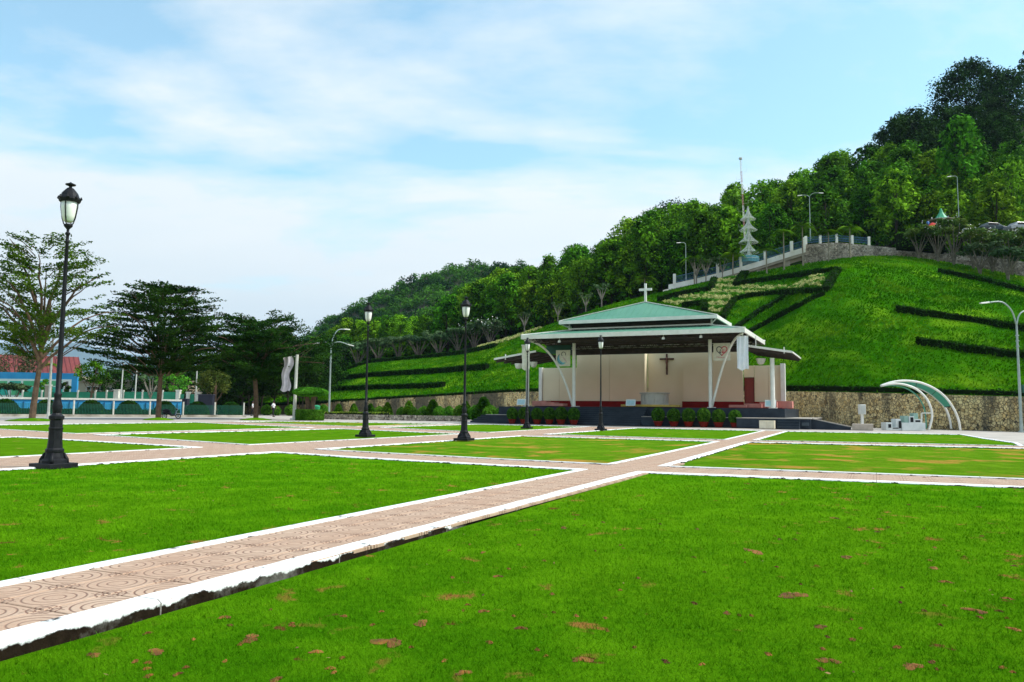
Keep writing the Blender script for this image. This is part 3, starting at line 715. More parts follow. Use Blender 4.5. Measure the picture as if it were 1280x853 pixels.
# ---- hedges drawn across the hill
def hp(*xy): return [hit(x, y)[0] for x, y in xy]
def hpf(*xy):
    out = []
    for a, c in zip(xy[:-1], xy[1:]):
        n = max(1, int(math.hypot(c[0] - a[0], c[1] - a[1]) / 14))
        for k in range(n): out.append(hit(a[0] + (c[0] - a[0]) * k / n, a[1] + (c[1] - a[1]) * k / n)[0])
    out.append(hit(*xy[-1])[0]); return out
HG = 'clipped hedges drawn across the hill lawn'
hedge('clipped_hedge', hpf((1120, 390), (1172, 398), (1240, 408), (1300, 418), (1380, 430)), .9, .75, 'upper long dark clipped hedge on the right flank of the green hill', group=HG)
hedge('clipped_hedge', hpf((1147, 432), (1210, 440), (1280, 449), (1380, 462)), .8, .7, 'lower dark clipped hedge on the right flank, above the curved green canopy', group=HG)
hedge('clipped_hedge', hpf((1173, 341), (1225, 352), (1290, 368), (1380, 385)), .9, .7, 'dark hedge below the flowering shrubs at the top right of the hill', group=HG)
hedge('clipped_hedge', hpf((280, 499.5), (336, 492.5), (396, 479), (430, 475), (461, 472), (496, 469.5), (542, 467), (609, 462)), .9, 1.0, 'upper of the two long dark hedges on the left slope', group=HG)
hedge('clipped_hedge', hpf((330, 495.5), (364, 492), (404, 489), (461, 487), (531, 485.5), (555, 484)), .8, .85, 'lower and shorter of the two long dark hedges on the left slope', group=HG)
hedge('clipped_hedge', hpf((285, 497), (330, 484), (396, 474), (430, 464), (461, 454), (514, 449.5), (550, 446), (582, 442.5), (620, 434)), 1.1, .8, 'dark hedge along the crest of the left slope under the frangipani trees', group=HG)
hedge('clipped_hedge', hpf((921, 357), (950, 353.5), (985, 348), (1015, 343), (1047, 339.5)), 1.0, .7, 'thick hedge along the top edge of the long arm of the flower cross', group=HG)
hedge('clipped_hedge', hpf((1047, 341), (1040, 353), (1032, 366)), 1.0, .8, 'short hedge closing the right end of the flower cross', group=HG)
hedge('clipped_hedge', hpf((1030, 366), (990, 367.5), (955, 370), (919, 376), (911, 387), (904, 400)), .8, .7, 'bent hedge below the right arm of the flower cross down to the pavilion roof', group=HG)
hedge('clipped_hedge', hpf((931, 344), (921, 358)), 1.3, .8, 'short thick hedge right of the upright at the top of the flower cross', group=HG)
hedge('clipped_hedge', hpf((822, 378), (850, 371), (889, 364), (893, 352)), 1.0, .8, 'hedge above the left arm of the flower cross turning up beside the upright', group=HG)
hedge('clipped_hedge', hpf((853, 385.5), (880, 380.5), (881, 391)), .9, .8, 'small hooked hedge under the left arm of the flower cross', group=HG)
hedge('clipped_hedge', hpf((980, 373), (948, 393), (921, 412)), .8, .6, 'inner slanting hedge below the flower cross, running down to the pavilion', group=HG)
hedge('clipped_hedge', hpf((1029, 369), (1000, 384), (965, 403), (935, 420)), .9, .65, 'outer and longer slanting hedge below the flower cross', group=HG)
tops = [P3(t, prof(t)[0] + .5) for t in np.linspace(PT[2], PT[-1], 60)]
hedge('clipped_hedge', tops, .7, .28, 'very long low dark hedge growing along the top of the stone retaining wall', group=HG, dens=30)

# ---- the cross of flowers
def bed(name, polys, label, seedy=0, bare=False):
    """rows of small plants filling outlines on the hill"""
    PY, PG = [], []
    for poly in polys:
        W = [hit(x, y)[0] for x, y in poly]; A = np.array([(p.x, p.y) for p in W]); x0, y0 = A.min(0); x1, y1 = A.max(0)
        n = int((x1 - x0) * (y1 - y0) * 9); X = rng.uniform(x0, x1, n); Y = rng.uniform(y0, y1, n)
        ins = np.zeros(n, bool)
        for i in range(len(A)):
            (ax, ay), (bx2, by2) = A[i], A[(i + 1) % len(A)]
            c = ((ay > Y) != (by2 > Y)) & (X < (bx2 - ax) * (Y - ay) / (by2 - ay + 1e-12) + ax); ins ^= c
        for x, y in zip(X[ins], Y[ins]):
            z = hill_z(x / y, y); r = math.sin((x * .8 + y * .6) * 3.1) + 1.2 * mnoise.noise(Vector((x, y, 0)) * 1.5)
            (PY if r > -.25 + bare * -.8 else PG).append((x, y, z + .2))
    root = empty(name, PY[0]); tag(root, label, 'flower bed', kind='stuff'); o0 = np.array(PY[0])
    for P_, m_, nm in ((PY, l_yellow, 'pale_planting'), (PG, l_bush, 'green_planting')):
        if not P_: continue
        P_ = np.array(P_) - o0; pts = clumps(P_, [.28] * len(P_), 12); quads_mesh(nm, leaves(pts, .12), m_, root, kind='stuff')
    return root
bed('flower_cross', [[(892, 350.5), (921, 347.5), (918.5, 361), (950, 356), (1032, 345.5), (1026, 361), (970, 365.5), (917.5, 373), (901, 394), (884, 390), (885.6, 377), (848, 383), (826, 379), (860, 371), (889.4, 366.6)]],
    'big cross of pale yellow and green planting laid out on the hillside lawn')
bed('yellow_border', [[(596, 433.5), (617, 427.5), (640, 421), (656, 414.5), (676, 409.5), (677, 412), (658, 418.5), (640, 425.5), (617, 432.5), (598, 437)]], 'strip of pale yellow border plants along the crest left of the pavilion roof', bare=True)

# ------------------------------------------------------------------ trees
def branch(b, a, d, L, r0, r1, seg=4, wob=.12, up=.0, n=6):
    pts = [Vector(a)]; d = Vector(d).normalized()
    for k in range(seg):
        d = (d + Vector((rnd.uniform(-1, 1), rnd.uniform(-1, 1), rnd.uniform(-.5, .5))) * wob + Vector((0, 0, up))).normalized(); pts.append(pts[-1] + d * L / seg)
    b.tube(pts, [r0 + (r1 - r0) * k / seg for k in range(seg + 1)], n); return pts, d
def forest_tree(name, h, wd, lm, bark, ncl=46, per=60, ls=.27, cone=.4, base=.22, trunk_r=.18, seed=0, shape=None, lean=0):
    root = empty(name); b = MB(); tp, _ = branch(b, (0, 0, -1.0), (lean, 0, 1), h * .9 + 1, trunk_r, .05, 6, .05)
    C = []; RR = []
    for k in range(ncl):
        f = (k + .5) / ncl; z = base + (1 - base) * f
        prof_ = (math.sin(math.pi * min(1, (f * .86 + .14)) ** (.65 + cone * .25))) ** .6 if shape is None else shape(f)
        rr = wd / 2 * prof_ * rnd.uniform(.55, 1.0); a = k * 2.4 + rnd.uniform(-.5, .5)
        C.append((rr * math.cos(a) + lean * h * z * .9, rr * math.sin(a), h * z * .96)); RR.append(wd * rnd.uniform(.11, .2))
    for k in range(0, ncl, 4):
        c = Vector(C[k]); s = tp[min(5, max(1, int(c.z / h * 6 - 1)))]; b.tube([s, (s + c) / 2 + Vector((0, 0, -.02 * h)), c], [.06, .045, .02], 4)
    b.build('trunk', bark, root); P_ = clumps(np.array(C), RR, per, .7)
    quads_mesh('crown', leaves(P_, ls, flat=.2), lm, root); return root
used = set()
def place(proto, loc, rz=None, sc=1, label=None, cat='tree', group=None):
    if proto.name in used:
        o = copy_tree(proto, loc, rnd.uniform(0, 6.28) if rz is None else rz, sc)
    else:
        used.add(proto.name); o = proto; o.location = loc; o.rotation_euler = (0, 0, rnd.uniform(0, 6.28) if rz is None else rz)
        o.scale = (sc, sc, sc) if isinstance(sc, (int, float)) else sc
    tag(o, label, cat, group); return o
FP = [forest_tree('forest_tree', rnd.uniform(9.5, 12), rnd.uniform(6.5, 8.5), (l_forest if i % 3 else l_forest_b), m_barkd, cone=rnd.uniform(0, .8), base=.16) for i in range(7)]
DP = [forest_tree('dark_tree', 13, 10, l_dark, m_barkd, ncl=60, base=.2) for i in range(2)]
FG = 'trees of the wooded hillside'
cnt = 0
for j in range(12):
    for i in range(60):
        t = PT[1] + (PT[-3] - PT[1]) * (i + .5 * (j % 2) + rnd.uniform(-.35, .35)) / 60
        pr_ = prof(t); s = (j + rnd.uniform(-.25, .25)) / 10.5
        D = pr_[2] + 19 + (pr_[4] - pr_[2] - 17) * s
        xp = 640 + t * F_PX
        if rnd.random() < (.42 if xp > 330 else .62): continue
        if cnt >= 290: break
        dk = (xp > 1120 and s > .35) or (xp < 380 and rnd.random() < .6)  # darker leaves here put the shade of the wood into the tree colour
        p = P3(t, D, -.3); cnt += 1
        ki_ = rnd.randrange(2 if dk else 7)
        place((DP if dk else FP)[ki_], p, sc=rnd.uniform(.8, 1.2) * (.74 if xp < 560 else 1) * (1.12 if 780 < xp < 1180 else 1), label=('mid green leafy tree in the dense wood behind the lawn slope' if ki_ % 3 else 'brighter yellow green leafy tree in the dense wood behind the lawn slope') if not dk else 'tree of the upper wood with shade put into its dark leaf colour', group=(FG if ki_ % 3 else 'brighter ' + FG) if not dk else 'dark ' + FG)
# undergrowth between the trunks
Pu = []
for k in range(26000):
    t = rnd.uniform(PT[1], PT[-1]); pr_ = prof(t); D = pr_[2] + 16 + (pr_[4] + 12 - pr_[2] - 16) * rnd.random()
    Pu.append(P3(t, D, rnd.uniform(.2, 3.2)))
o = quads_mesh('undergrowth', leaves(np.array(Pu), .62), l_forest, kind='stuff'); tag(o, 'tangled green undergrowth filling the wood between the tree trunks', 'undergrowth')
# individually recognisable trees of the near edge
def crest_tree(x, ytop, label, proto, dD=17, wsc=None, cat='tree'):
    t = tcol(x); D = prof(t)[2] + dD; g_ = P3(t, D, -.2); zt = atD(x, ytop, D).z; h0 = 11.3 if proto in FP else 13
    s = max(.3, (zt - g_.z) / h0); w_ = s if wsc is None else s * wsc
    return place(proto, g_, sc=(w_, w_, s), label=label, cat=cat)
near_trees = [(432, 398, 'bright young tree right of the double street lamp, in front of the far hill'), (466, 397, 'rounded bright tree behind the second black lamp post head'), (500, 404, 'darker conical tree between the two mid plaza lamp heads'),
 (528, 396, 'small tree left of the middle lamp head in the front row of the wood'), (560, 368, 'full round tree just left of the middle lamp head, with yellow tips'), (598, 352, 'tall tree directly right of the middle lamp head'), (632, 345, 'tall rounded tree at the end of the far hill ridge line'),
 (664, 352, 'leafy tree above the left corner of the pavilion eave'), (690, 345, 'broad tree above the yellow border strip'), (728, 325, 'tree with a pale bare trunk left of the roof cross'), (765, 305, 'tall tree with a thin slanting trunk near the roof cross'),
 (806, 270, 'tallest broad tree, standing above the cross on the pavilion roof'), (838, 300, 'tree right of the tallest broad tree, behind the start of the bridge')]
for i, (x, y, lb) in enumerate(near_trees): crest_tree(x, y, lb, FP[(i * 3) % 7], dD=rnd.uniform(15, 22), wsc=1.0 if x != 806 else 1.0)
right_trees = [(1000, 262, 'front tree of the wood directly right of the steel tree ornament'), (1048, 240, 'front tree above the right end of the bridge'), (1092, 212, 'bright topped tree above the rubble wall'), (1118, 232, 'front row tree with round bright crown above the shrubs'),
 (1155, 200, 'rounded tree in front of the big dark tree'), (1214, 150, 'bright crowned tree in front of the big dark crown at upper right'), (1195, 222, 'tree behind the little green roofed kiosk'), (1245, 196, 'tree with bright tips near the right edge of the picture'), (1275, 188, 'tree at the right edge above the parked vehicles')]
for i, (x, y, lb) in enumerate(right_trees): crest_tree(x, y, lb, FP[(i * 2 + 1) % 7], dD=rnd.uniform(22, 34), wsc=.8)
def ridge_tree(x, y, h, wdm, label, D=None, seed=0, lm=None, **k):
    t = tcol(x); D = D or prof(t)[4] - 4; p = atD(x, y, D); r = forest_tree('ridge_tree', h, wdm, lm or l_dark, m_barkd, **k); r.location = (p.x, p.y, p.z - h); tag(r, label, 'tree'); return r
ridge_tree(1210, 76, 24, 20, 'huge spreading dark tree standing highest on the wooded hill', ncl=110, per=110, ls=.34, base=.25, trunk_r=.5)
ridge_tree(1256, 92, 20, 20, 'broad dark tree at upper right, joined to the huge tree beside it', ncl=90, per=100, ls=.34, base=.2, trunk_r=.5)
ridge_tree(1282, 56, 26, 7, 'thin dark tree whose leaning top enters the picture at the right edge', ncl=16, per=90, ls=.32, base=.72, lean=.05)
ridge_tree(1103, 162, 12, 7.5, 'small dark tree breaking the skyline left of the huge tree', ncl=26, per=70, base=.4)
ridge_tree(1073, 184, 8, 3, 'little round topped tree alone on the skyline', ncl=9, per=60, base=.55)
ridge_tree(1002, 227, 12, 4, 'dark tufted tree where the skyline steps down', ncl=14, per=70, base=.5)
ridge_tree(966, 244, 12, 3.4, 'wispy tree sticking out of the skyline right of the steel tree ornament', ncl=14, per=34, base=.4, lm=l_forest)
ridge_tree(838, 252, 17, 15, 'crooked dark tree arching above the skyline left of the antenna', ncl=30, per=75, base=.62)
ridge_tree(868, 262, 14, 12, 'dark flat tree on the skyline next to the crooked arching tree', ncl=30, per=70, base=.5)

# frangipani row on the left crest
def frangi(seed, h=4.2, wd=5, flowers=0, lm=None, bark=None):
    root = empty('frangipani_tree'); b = MB(); C = []
    for k in range(9):
        a = k * .7 + rnd.uniform(-.2, .2); rr = wd / 2 * rnd.uniform(.3, 1); e = Vector((rr * math.cos(a), rr * math.sin(a), h * rnd.uniform(.72, .95)))
        m1 = Vector((e.x * .35, e.y * .35, h * .4)); b.tube([(0, 0, -.5), (e.x * .08, e.y * .08, h * .15), m1, e], [.13, .11, .07, .035], 5)
        for q in range(3): C.append(tuple(e + Vector((rnd.uniform(-.7, .7), rnd.uniform(-.7, .7), rnd.uniform(-.1, .45)))))
    b.build('trunk', bark or m_barkg, root); P_ = clumps(np.array(C), [.62] * len(C), 55, .5); quads_mesh('crown', leaves(P_, .2, flat=.3), lm or l_frangi, root)
    if flowers:
        P_ = np.array(C)[rng.integers(0, len(C), flowers)] + rng.normal(0, .35, (flowers, 3)); P_[:, 2] += .3
        quads_mesh('blossom', leaves(P_, .11, asp=.9), l_fl, root, kind='stuff')
    return root
FR = [frangi(i) for i in range(3)]; FRF = [frangi(9, flowers=60)]
names = ['first', 'second', 'third', 'fourth', 'fifth', 'sixth', 'seventh', 'eighth', 'ninth', 'tenth', 'eleventh', 'twelfth']
for i, x in enumerate((402, 424, 447, 472, 497, 522, 548, 572)):
    t = tcol(x); p = P3(t, prof(t)[2] + 4.5); place(FR[i % 3], p, sc=(1.25, 1.25, 1.32), label='%s frangipani tree from the left in the row on the left crest' % names[i], cat='tree', group='frangipani trees along the left crest')
for i, x in enumerate((592, 612)):
    t = tcol(x); p = P3(t, prof(t)[2] + 6); place(FRF[0], p, sc=(1.2, 1.2, 1.25), label=['frangipani tree with white blossom behind the yellow border strip', 'blossoming frangipani tree nearest the pavilion, right of another'][i], cat='tree', group='frangipani trees along the left crest')
# bare pale trunks and young trees along the slope edge
def bare(h, seed=0, cr=True):
    root = empty('young_tree'); b = MB(); C = []
    for k in range(6):
        a = k * 1.05; e = Vector((h * .22 * math.cos(a), h * .22 * math.sin(a), h * rnd.uniform(.75, 1))); b.tube([(0, 0, -.4), (0, 0, h * .4), (e.x * .4, e.y * .4, h * .6), e], [.11, .09, .06, .02], 5); C.append(tuple(e))
    b.build('trunk', mat('pale trunk', (.28, .25, .20), .9, (.17, .15, .12), 3), root)
    P_ = clumps(np.array(C), [.45] * 6, 26); quads_mesh('crown', leaves(P_, .16), l_frangi, root); return root
BR_ = [bare(4.5) for i in range(2)]
for i, (x, lb) in enumerate(((697, 'thin pale young tree left of the roof, forked low'), (655, 'slim young tree at the upper end of the yellow border'), (732, 'slender young tree with pale trunk below the wood'), (752, 'pale thin tree just left of the roof cross'), (872, 'young tree with white flowers by the left end of the bridge'), (884, 'young tree beside the third bridge post'), (905, 'young tree growing in front of the bridge rail left of the steel tree'))):
    t = tcol(x); place(BR_[i % 2], P3(t, prof(t)[2] + 1.8), sc=rnd.uniform(.85, 1.15), label=lb, cat='tree')

# palms
def palm(h, wd=2.4, nf=13):
    root = empty('palm_tree'); b = MB(); b.tube([(0, 0, -.5), (.05, 0, h * .5), (0, .04, h)], [.14, .10, .08], 7); b.build('trunk', mat('palm bark', (.30, .26, .19), .9, (.2, .17, .12), 4), root)
    Q = []
    for k in range(nf):
        a = k * 2.4; el = rnd.uniform(.1, 1.1); d = Vector((math.cos(a), math.sin(a), 0)); p0 = Vector((0, 0, h)); prev = p0
        fb = []
        for s in range(1, 11):
            f = s / 10; p = p0 + d * wd * f + Vector((0, 0, wd * (el * f - (.55 + el) * f * f))); fb.append((prev, p, f)); prev = p
        side = d.cross(Vector((0, 0, 1)))
        for a_, c_, f in fb:
            for sg in (-1, 1):
                for q in (0, .5):
                    s0 = a_.lerp(c_, q); l_ = .55 * math.sin(math.pi * min(1, f * .9 + .1)) + .12
                    tip = s0 + side * sg * l_ + d * .18 + Vector((0, 0, -.32 * l_)); w_ = d * .06
                    Q.append([tuple(s0 - w_), tuple(s0 + w_), tuple(tip + w_ * .3), tuple(tip - w_ * .3)])
    quads_mesh('crown', np.array(Q), l_forest_b, root); return root
PL = [palm(5.5), palm(4.6)]
for i, (x, y, D, h, lb) in enumerate(((868, 322, 119, 5.5, 'palm tree behind the second post of the bridge'), (916, 318, 118, 4.5, 'low palm in front of the bridge rail below the steel tree'), (926, 306, 121, 5.5, 'palm crown beside the foot of the steel tree ornament'), (958, 312, 113.5, 5.5, 'slim palm in front of the bridge at its fifth post'),
   (979, 290, 113.5, 6, 'palm in front of the bridge between its two rightmost piers'), (1003, 283, 113.5, 6, 'palm at the right end of the bridge by the rubble wall'), (1035, 290, 112.5, 4.6, 'first palm against the upper rubble wall'), (1062, 285, 112, 5.5, 'second palm against the upper rubble wall'), (806, 348, 126, 5, 'palm in the gap of the wood just above the roof cross'))):
    p = atD(x, y, D); pr_ = PL[i % 2]; hh = 5.5 if i % 2 == 0 else 4.6; t = p.x / p.y; zg = hill_z(t, D) - .2; s = max(.7, min(1.5, (p.z - zg) / hh))
    place(pr_, (p.x, p.y, zg), sc=(1, 1, s), label=lb, cat='palm tree', group='palms by the bridge')

# far wooded hill
RX = [(330, 452), (360, 436), (385, 422), (400, 409), (420, 396), (440, 386), (470, 371), (500, 358), (520, 351), (540, 345), (570, 338), (600, 335), (640, 337), (680, 341), (730, 350), (800, 372), (880, 400)]
fr_ = []
for k in range(14):
    r = []
    for x in range(330, 881, 10):
        y = ip(x, RX) + 2.5 * math.sin(x * .21) + 1.5 * math.sin(x * .53); D = 320 + 240 * k / 13 * 1.0 if k < 10 else 505 + (k - 9) * 50
        zt = atD(x, y + 4, 505).z; f = min(1, k / 9) if k < 10 else 1 - .15 * (k - 9)
        p = atD(x, 480, D); r.append(Vector((p.x, p.y, zt * (f ** .8) + 2.5 * mnoise.noise(Vector((x * .06, k * .7, 0))) * (1 if k > 0 else 0))))
    fr_.append(r)
loft('far_hill', fr_, m_forestfloor)
l_far = leaf('far forest leaf', (0.006, 0.036, 0.003), (0.06, 0.18, 0.012), 0.05, tr=.1, objrand=0)
FC = []
for k in range(10):
    for i in range(54):
        for q in range(5):
            a_, c_ = fr_[k][i], fr_[k][i + 1]; d_ = fr_[k + 1][i]; FC.append(tuple(a_ + (c_ - a_) * rnd.random() + (d_ - a_) * rnd.random() + Vector((0, 0, rnd.uniform(-.5, 3.2)))))
FC = np.array(FC); P_ = clumps(FC, rng.uniform(2.0, 4.2, len(FC)), 60, .75)
o = quads_mesh('far_wood', leaves(P_, .7), l_far, kind='stuff'); tag(o, 'dense wood covering the far rounded hill, faded slightly blue', 'wood')

# distant blue mountains
m_mount = mat('distant mountain', (0.05, 0.08, 0.05), 1, (0.08, 0.10, 0.07), .004, coord='Pos')
MR = [(-250, 442), (-120, 432), (-40, 437), (0, 431), (18, 427), (35, 431), (50, 437), (62, 434), (80, 429), (97, 428), (112, 433), (125, 438), (150, 442), (200, 446), (300, 452), (420, 462)]
mr = []
for k in range(12):
    r = []
    for x in range(-250, 421, 6):
        y = ip(x, MR) + 1.0 * math.sin(x * .37) * (k < 9); D = 12000 + k * 300; top = atD(x, y, 14700).z; f = (k / 9) ** .9 if k < 10 else 1 - .2 * (k - 9)
        p = atD(x, 480, D); r.append(Vector((p.x, p.y, -2 + top * f + 95 * mnoise.noise(Vector((x * .05, k * .5, 2))) * f * (k < 9))))
    mr.append(r)
loft('mountains', mr, m_mount)

# ------------------------------------------------------------------ open air stage pavilion
VC, UC = -17.8, 62.0
pav = empty('stage_pavilion', wuv(UC, VC, 0), -GRID); tag(pav, 'open white and green roofed stage pavilion with arched struts in front of the green hill', 'pavilion')
m_granite = mat('dark granite', (0.016, 0.023, 0.033), 0.5, (0.028, 0.038, 0.052), 1.2, spec=.15)
m_granite_l = mat('granite tread edge', (0.08, 0.10, 0.115), 0.5, (0.055, 0.07, 0.085), 2, spec=.15)
m_cream = mat('cream wall', (0.80, 0.70, 0.50), 0.8, (0.75, 0.65, 0.45), .5, bump=.003)
m_red = mat('red stone', (0.22, 0.010, 0.008), 0.6, (0.17, 0.008, 0.008), 2, spec=.1)
m_pink = mat('pink stone', (0.62, 0.26, 0.21), 0.6, (0.52, 0.2, 0.16), 2)
m_teal = mat('teal roof sheet', (0.075, 0.235, 0.155), 0.5, (0.10, 0.27, 0.18), 0.5)
m_tealline = mat('teal roof seam', (0.08, 0.22, 0.155), 0.5)
m_wht = mat('white steel', (0.80, 0.78, 0.72), 0.45, (0.70, 0.68, 0.62), 2)
m_dsteel = mat('dark steel', (0.035, 0.026, 0.022), 0.7, (0.06, 0.04, 0.035), 3)
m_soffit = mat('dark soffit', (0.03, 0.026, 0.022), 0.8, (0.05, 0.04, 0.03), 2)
m_green_d = mat('dark green sheet', (0.01, 0.09, 0.06), 0.5)
def pb_(name, m, f, parent=None, **k):
    b = MB(); f(b); return b.build(name, m, parent or pav, **k)
y0 = lambda u: u - UC
X_ = lambda v: v - VC
# podium: tall deck and lower flanking tier
pb_('stage_floor', m_granite, lambda b: (b.box(X_(-29.05), X_(-6.3), 2.01, 14.5, .02, 1.5)), bevel=.02)
for q_, zt_ in (((X_(-31.0), X_(-22.95), -.3, 2.0), .72), ((X_(-17.05), X_(-9.4), -.3, 2.0), .72), ((X_(-9.395), X_(-4.2), -1.6, 2.0), .72), ((X_(-6.28), X_(-4.2), 2.003, 12), .71)):
    pb_('lower_tier', m_granite, lambda b: b.box(*q_, .02, zt_), bevel=.02)
for q_ in ((X_(-31.05), X_(-22.97), -.33, 1.98, .722, .76), (X_(-17.03), X_(-9.42), -.33, 1.98, .722, .76), (X_(-9.41), X_(-4.15), -1.63, 1.98, .724, .77), (X_(-6.25), X_(-4.15), 1.99, 12, .724, .77)):
    pb_('coping', mat('pale coping', (.42, .38, .33), .8), lambda b: b.box(*q_))
for k in range(9):
    s = pb_('step', m_granite, lambda b: b.box(X_(-22.9), X_(-17.1), -.55 + .28 * k, 2.0, .02 + .1644 * k + .002, .02 + .1644 * (k + 1)), bevel=.012)
    pb_('tread_edge', m_granite_l, lambda b: b.box(X_(-22.88), X_(-17.12), -.57 + .28 * k, -.50 + .28 * k, .02 + .1644 * (k + 1) + .001, .02 + .1644 * (k + 1) + .012), s)
for i, (v0, v1, yb) in enumerate(((-32.6, -31.02, -.3), (-6.4, -4.9, -2.7))):
    for k in range(4):
        pb_('side_step', m_granite, lambda b: b.box(X_(v0) + (.22 * k if i == 0 else 0), X_(v1), yb + (.25 * k), yb + 1.0 + (.0 if i else .9), .02 + .17 * k, .02 + .17 * (k + 1)), bevel=.01)
        pb_('tread_edge', m_granite_l, lambda b: b.box(X_(v0) + (.22 * k if i == 0 else 0) + .01, X_(v1) - .01, yb + .25 * k - .01, yb + .25 * k + .05, .02 + .17 * (k + 1) + .001, .02 + .17 * (k + 1) + .012))
# ramp at the right end
def ramp(b):
    xa, xb = X_(-4.195), X_(-1.6); b.hexa([(xa, -.9, 0), (xb, -.9, 0), (xb, 1.4, 0), (xa, 1.4, 0)], [(xa, -.9, .72), (xb, -.9, .16), (xb, 1.4, .16), (xa, 1.4, .72)])
pb_('ramp', m_granite, ramp)
def rampcap(b):
    xa, xb = X_(-4.15), X_(-1.5); b.hexa([(xa, -1.0, .74), (xb, -1.0, .19), (xb, -.75, .19), (xa, -.75, .74)], [(xa, -1.0, .80), (xb, -1.0, .25), (xb, -.75, .25), (xa, -.75, .80)]); b.box(X_(-1.48), X_(-.1), -1.0, 1.4, 0, .42)
pb_('ramp_kerb', mat('ramp stone', (.45, .38, .31), .8), rampcap)
pb_('vent_panel', m_granite_l, lambda b: b.box(X_(-4.8), X_(-4.3), -1.66, -1.61, .25, .48))
cab = pb_('cabinet', mat('cream cabinet', (.70, .62, .46), .6), lambda b: b.box(X_(-7.55), X_(-6.5), -3.3, -2.72, .02, .60), bevel=.01)
for s in (0, 1): pb_('cabinet_door', mat('cream cabinet door', (.74, .66, .50), .6), lambda b: b.box(X_(-7.53) + s * .52, X_(-7.05) + s * .52, -3.33, -3.302, .05, .57), cab)
pb_('red_floor', m_red, lambda b: b.box(X_(-28.6), X_(-6.8), 5.0, 14.2, 1.503, 1.56))
# back walls: panels butted with shadow gaps, centre recess
def wallp(v0, v1, u, z1, name='back_wall_panel', th=.25, z0=1.56): pb_(name, m_cream, lambda b: b.box(X_(v0) + .012, X_(v1) - .012, y0(u), y0(u) + th, z0, z1))
for v0, v1 in ((-26.8, -23.4), (-23.4, -19.85)): wallp(v0, v1, 73.2, 6.9)
for v0, v1 in ((-16.2, -13.5), (-13.5, -10.75)): wallp(v0, v1, 73.2, 6.9)
wallp(-19.83, -16.22, 74.2, 6.92)
pb_('recess_side', m_cream, lambda b: (b.box(X_(-19.87), X_(-19.85), y0(73.46), y0(74.18), 1.56, 6.89), b.box(X_(-16.2), X_(-16.18), y0(73.46), y0(74.18), 1.56, 6.89)))
for v0, v1 in ((-30.6, -28.8), (-28.8, -26.83)): wallp(v0, v1, 73.6, 5.45)
for v0, v1 in ((-9.8, -8.6), (-8.6, -7.55)): wallp(v0, v1, 73.6, 5.4)
wallp(-10.73, -9.82, 73.6, 5.4)
pb_('corner_pilaster', m_wht, lambda b: (b.box(X_(-30.95), X_(-30.62), y0(73.4), y0(73.9), 1.5, 5.5), b.box(X_(-7.53), X_(-7.15), y0(73.3), y0(73.9), 1.5, 5.55)))
pb_('stage_back_floor', m_granite, lambda b: b.box(X_(-31), X_(-29.06), 2.2, 14.4, .02, 1.48))
pb_('red_plinth', m_red, lambda b: (b.box(X_(-30.5), X_(-19.8), y0(72.9), y0(73.19), 1.565, 2.12), b.box(X_(-16.25), X_(-10.7), y0(72.9), y0(73.19), 1.565, 2.12), b.box(X_(-9.8), X_(-7.9), y0(72.9), y0(73.58), 1.565, 2.12)))
dr = pb_('door', mat('red door', (.23, .022, .012), .45), lambda b: b.box(X_(-10.62), X_(-9.9), y0(73.5), y0(73.59), 1.57, 4.25), bevel=.01)
pb_('door_frame', mat('door frame', (.15, .015, .01), .5), lambda b: (b.box(X_(-10.70), X_(-10.63), y0(73.47), y0(73.6), 1.57, 4.33), b.box(X_(-9.89), X_(-9.82), y0(73.47), y0(73.6), 1.57, 4.33), b.box(X_(-10.62), X_(-9.90), y0(73.47), y0(73.6), 4.26, 4.33)), dr)
for q, (v0, n, u) in enumerate(((-28.7, 3, 66.5), (-11.1, 4, 67.5))):
    for k in range(n):
        vv = v0 + k * (1.05 if q == 0 else 1.15); uu = u + (-.6 if q == 0 else .7) * k
        pb_('pink_step', m_pink, lambda b: b.box(X_(vv), X_(vv) + 1.4, y0(uu), y0(uu) + 1.2, 1.562, 1.78 + .12 * ((2 - k) if q == 0 else k)), bevel=.01)
pb_('dais', mat('dais carpet', (.62, .42, .10), .9), lambda b: b.prism([(X_(-17.6) + 2.6 * math.cos(t), y0(66.6) + 1.6 * math.sin(t)) for t in np.linspace(0, 2 * math.pi, 28, endpoint=False)], 1.565, 1.74))
# columns and arched struts
for v, h, r in ((-23.65, 7.1, .15), (-11.95, 7.1, .15), (-28.2, 6.0, .15), (-7.2, 5.45, .17)):
    c = pb_('column', m_wht, lambda b: b.lathe([(r, 0), (r, h - 1.5)], 14, (X_(v), 2.3 - (.35 if abs(v + 17.8) < 7 else 0), 1.5)), smooth=False)
    pb_('base_plate', m_wht, lambda b: b.box(X_(v) - .3, X_(v) + .3, 2.05 - (.0), 2.6, 1.503, 1.56), c)
for s in (-1, 1):
    P_ = []
    for k in range(13):
        t = k / 12; P_.append((s * (5.95 + 3.0 * t), 1.9 - 3.6 * t ** 1.6, 1.52 + 5.55 * (1 - (1 - t) ** 2.15)))
    pb_('arched_strut', m_wht, lambda b: b.tube(P_, .095, 8), smooth=True)
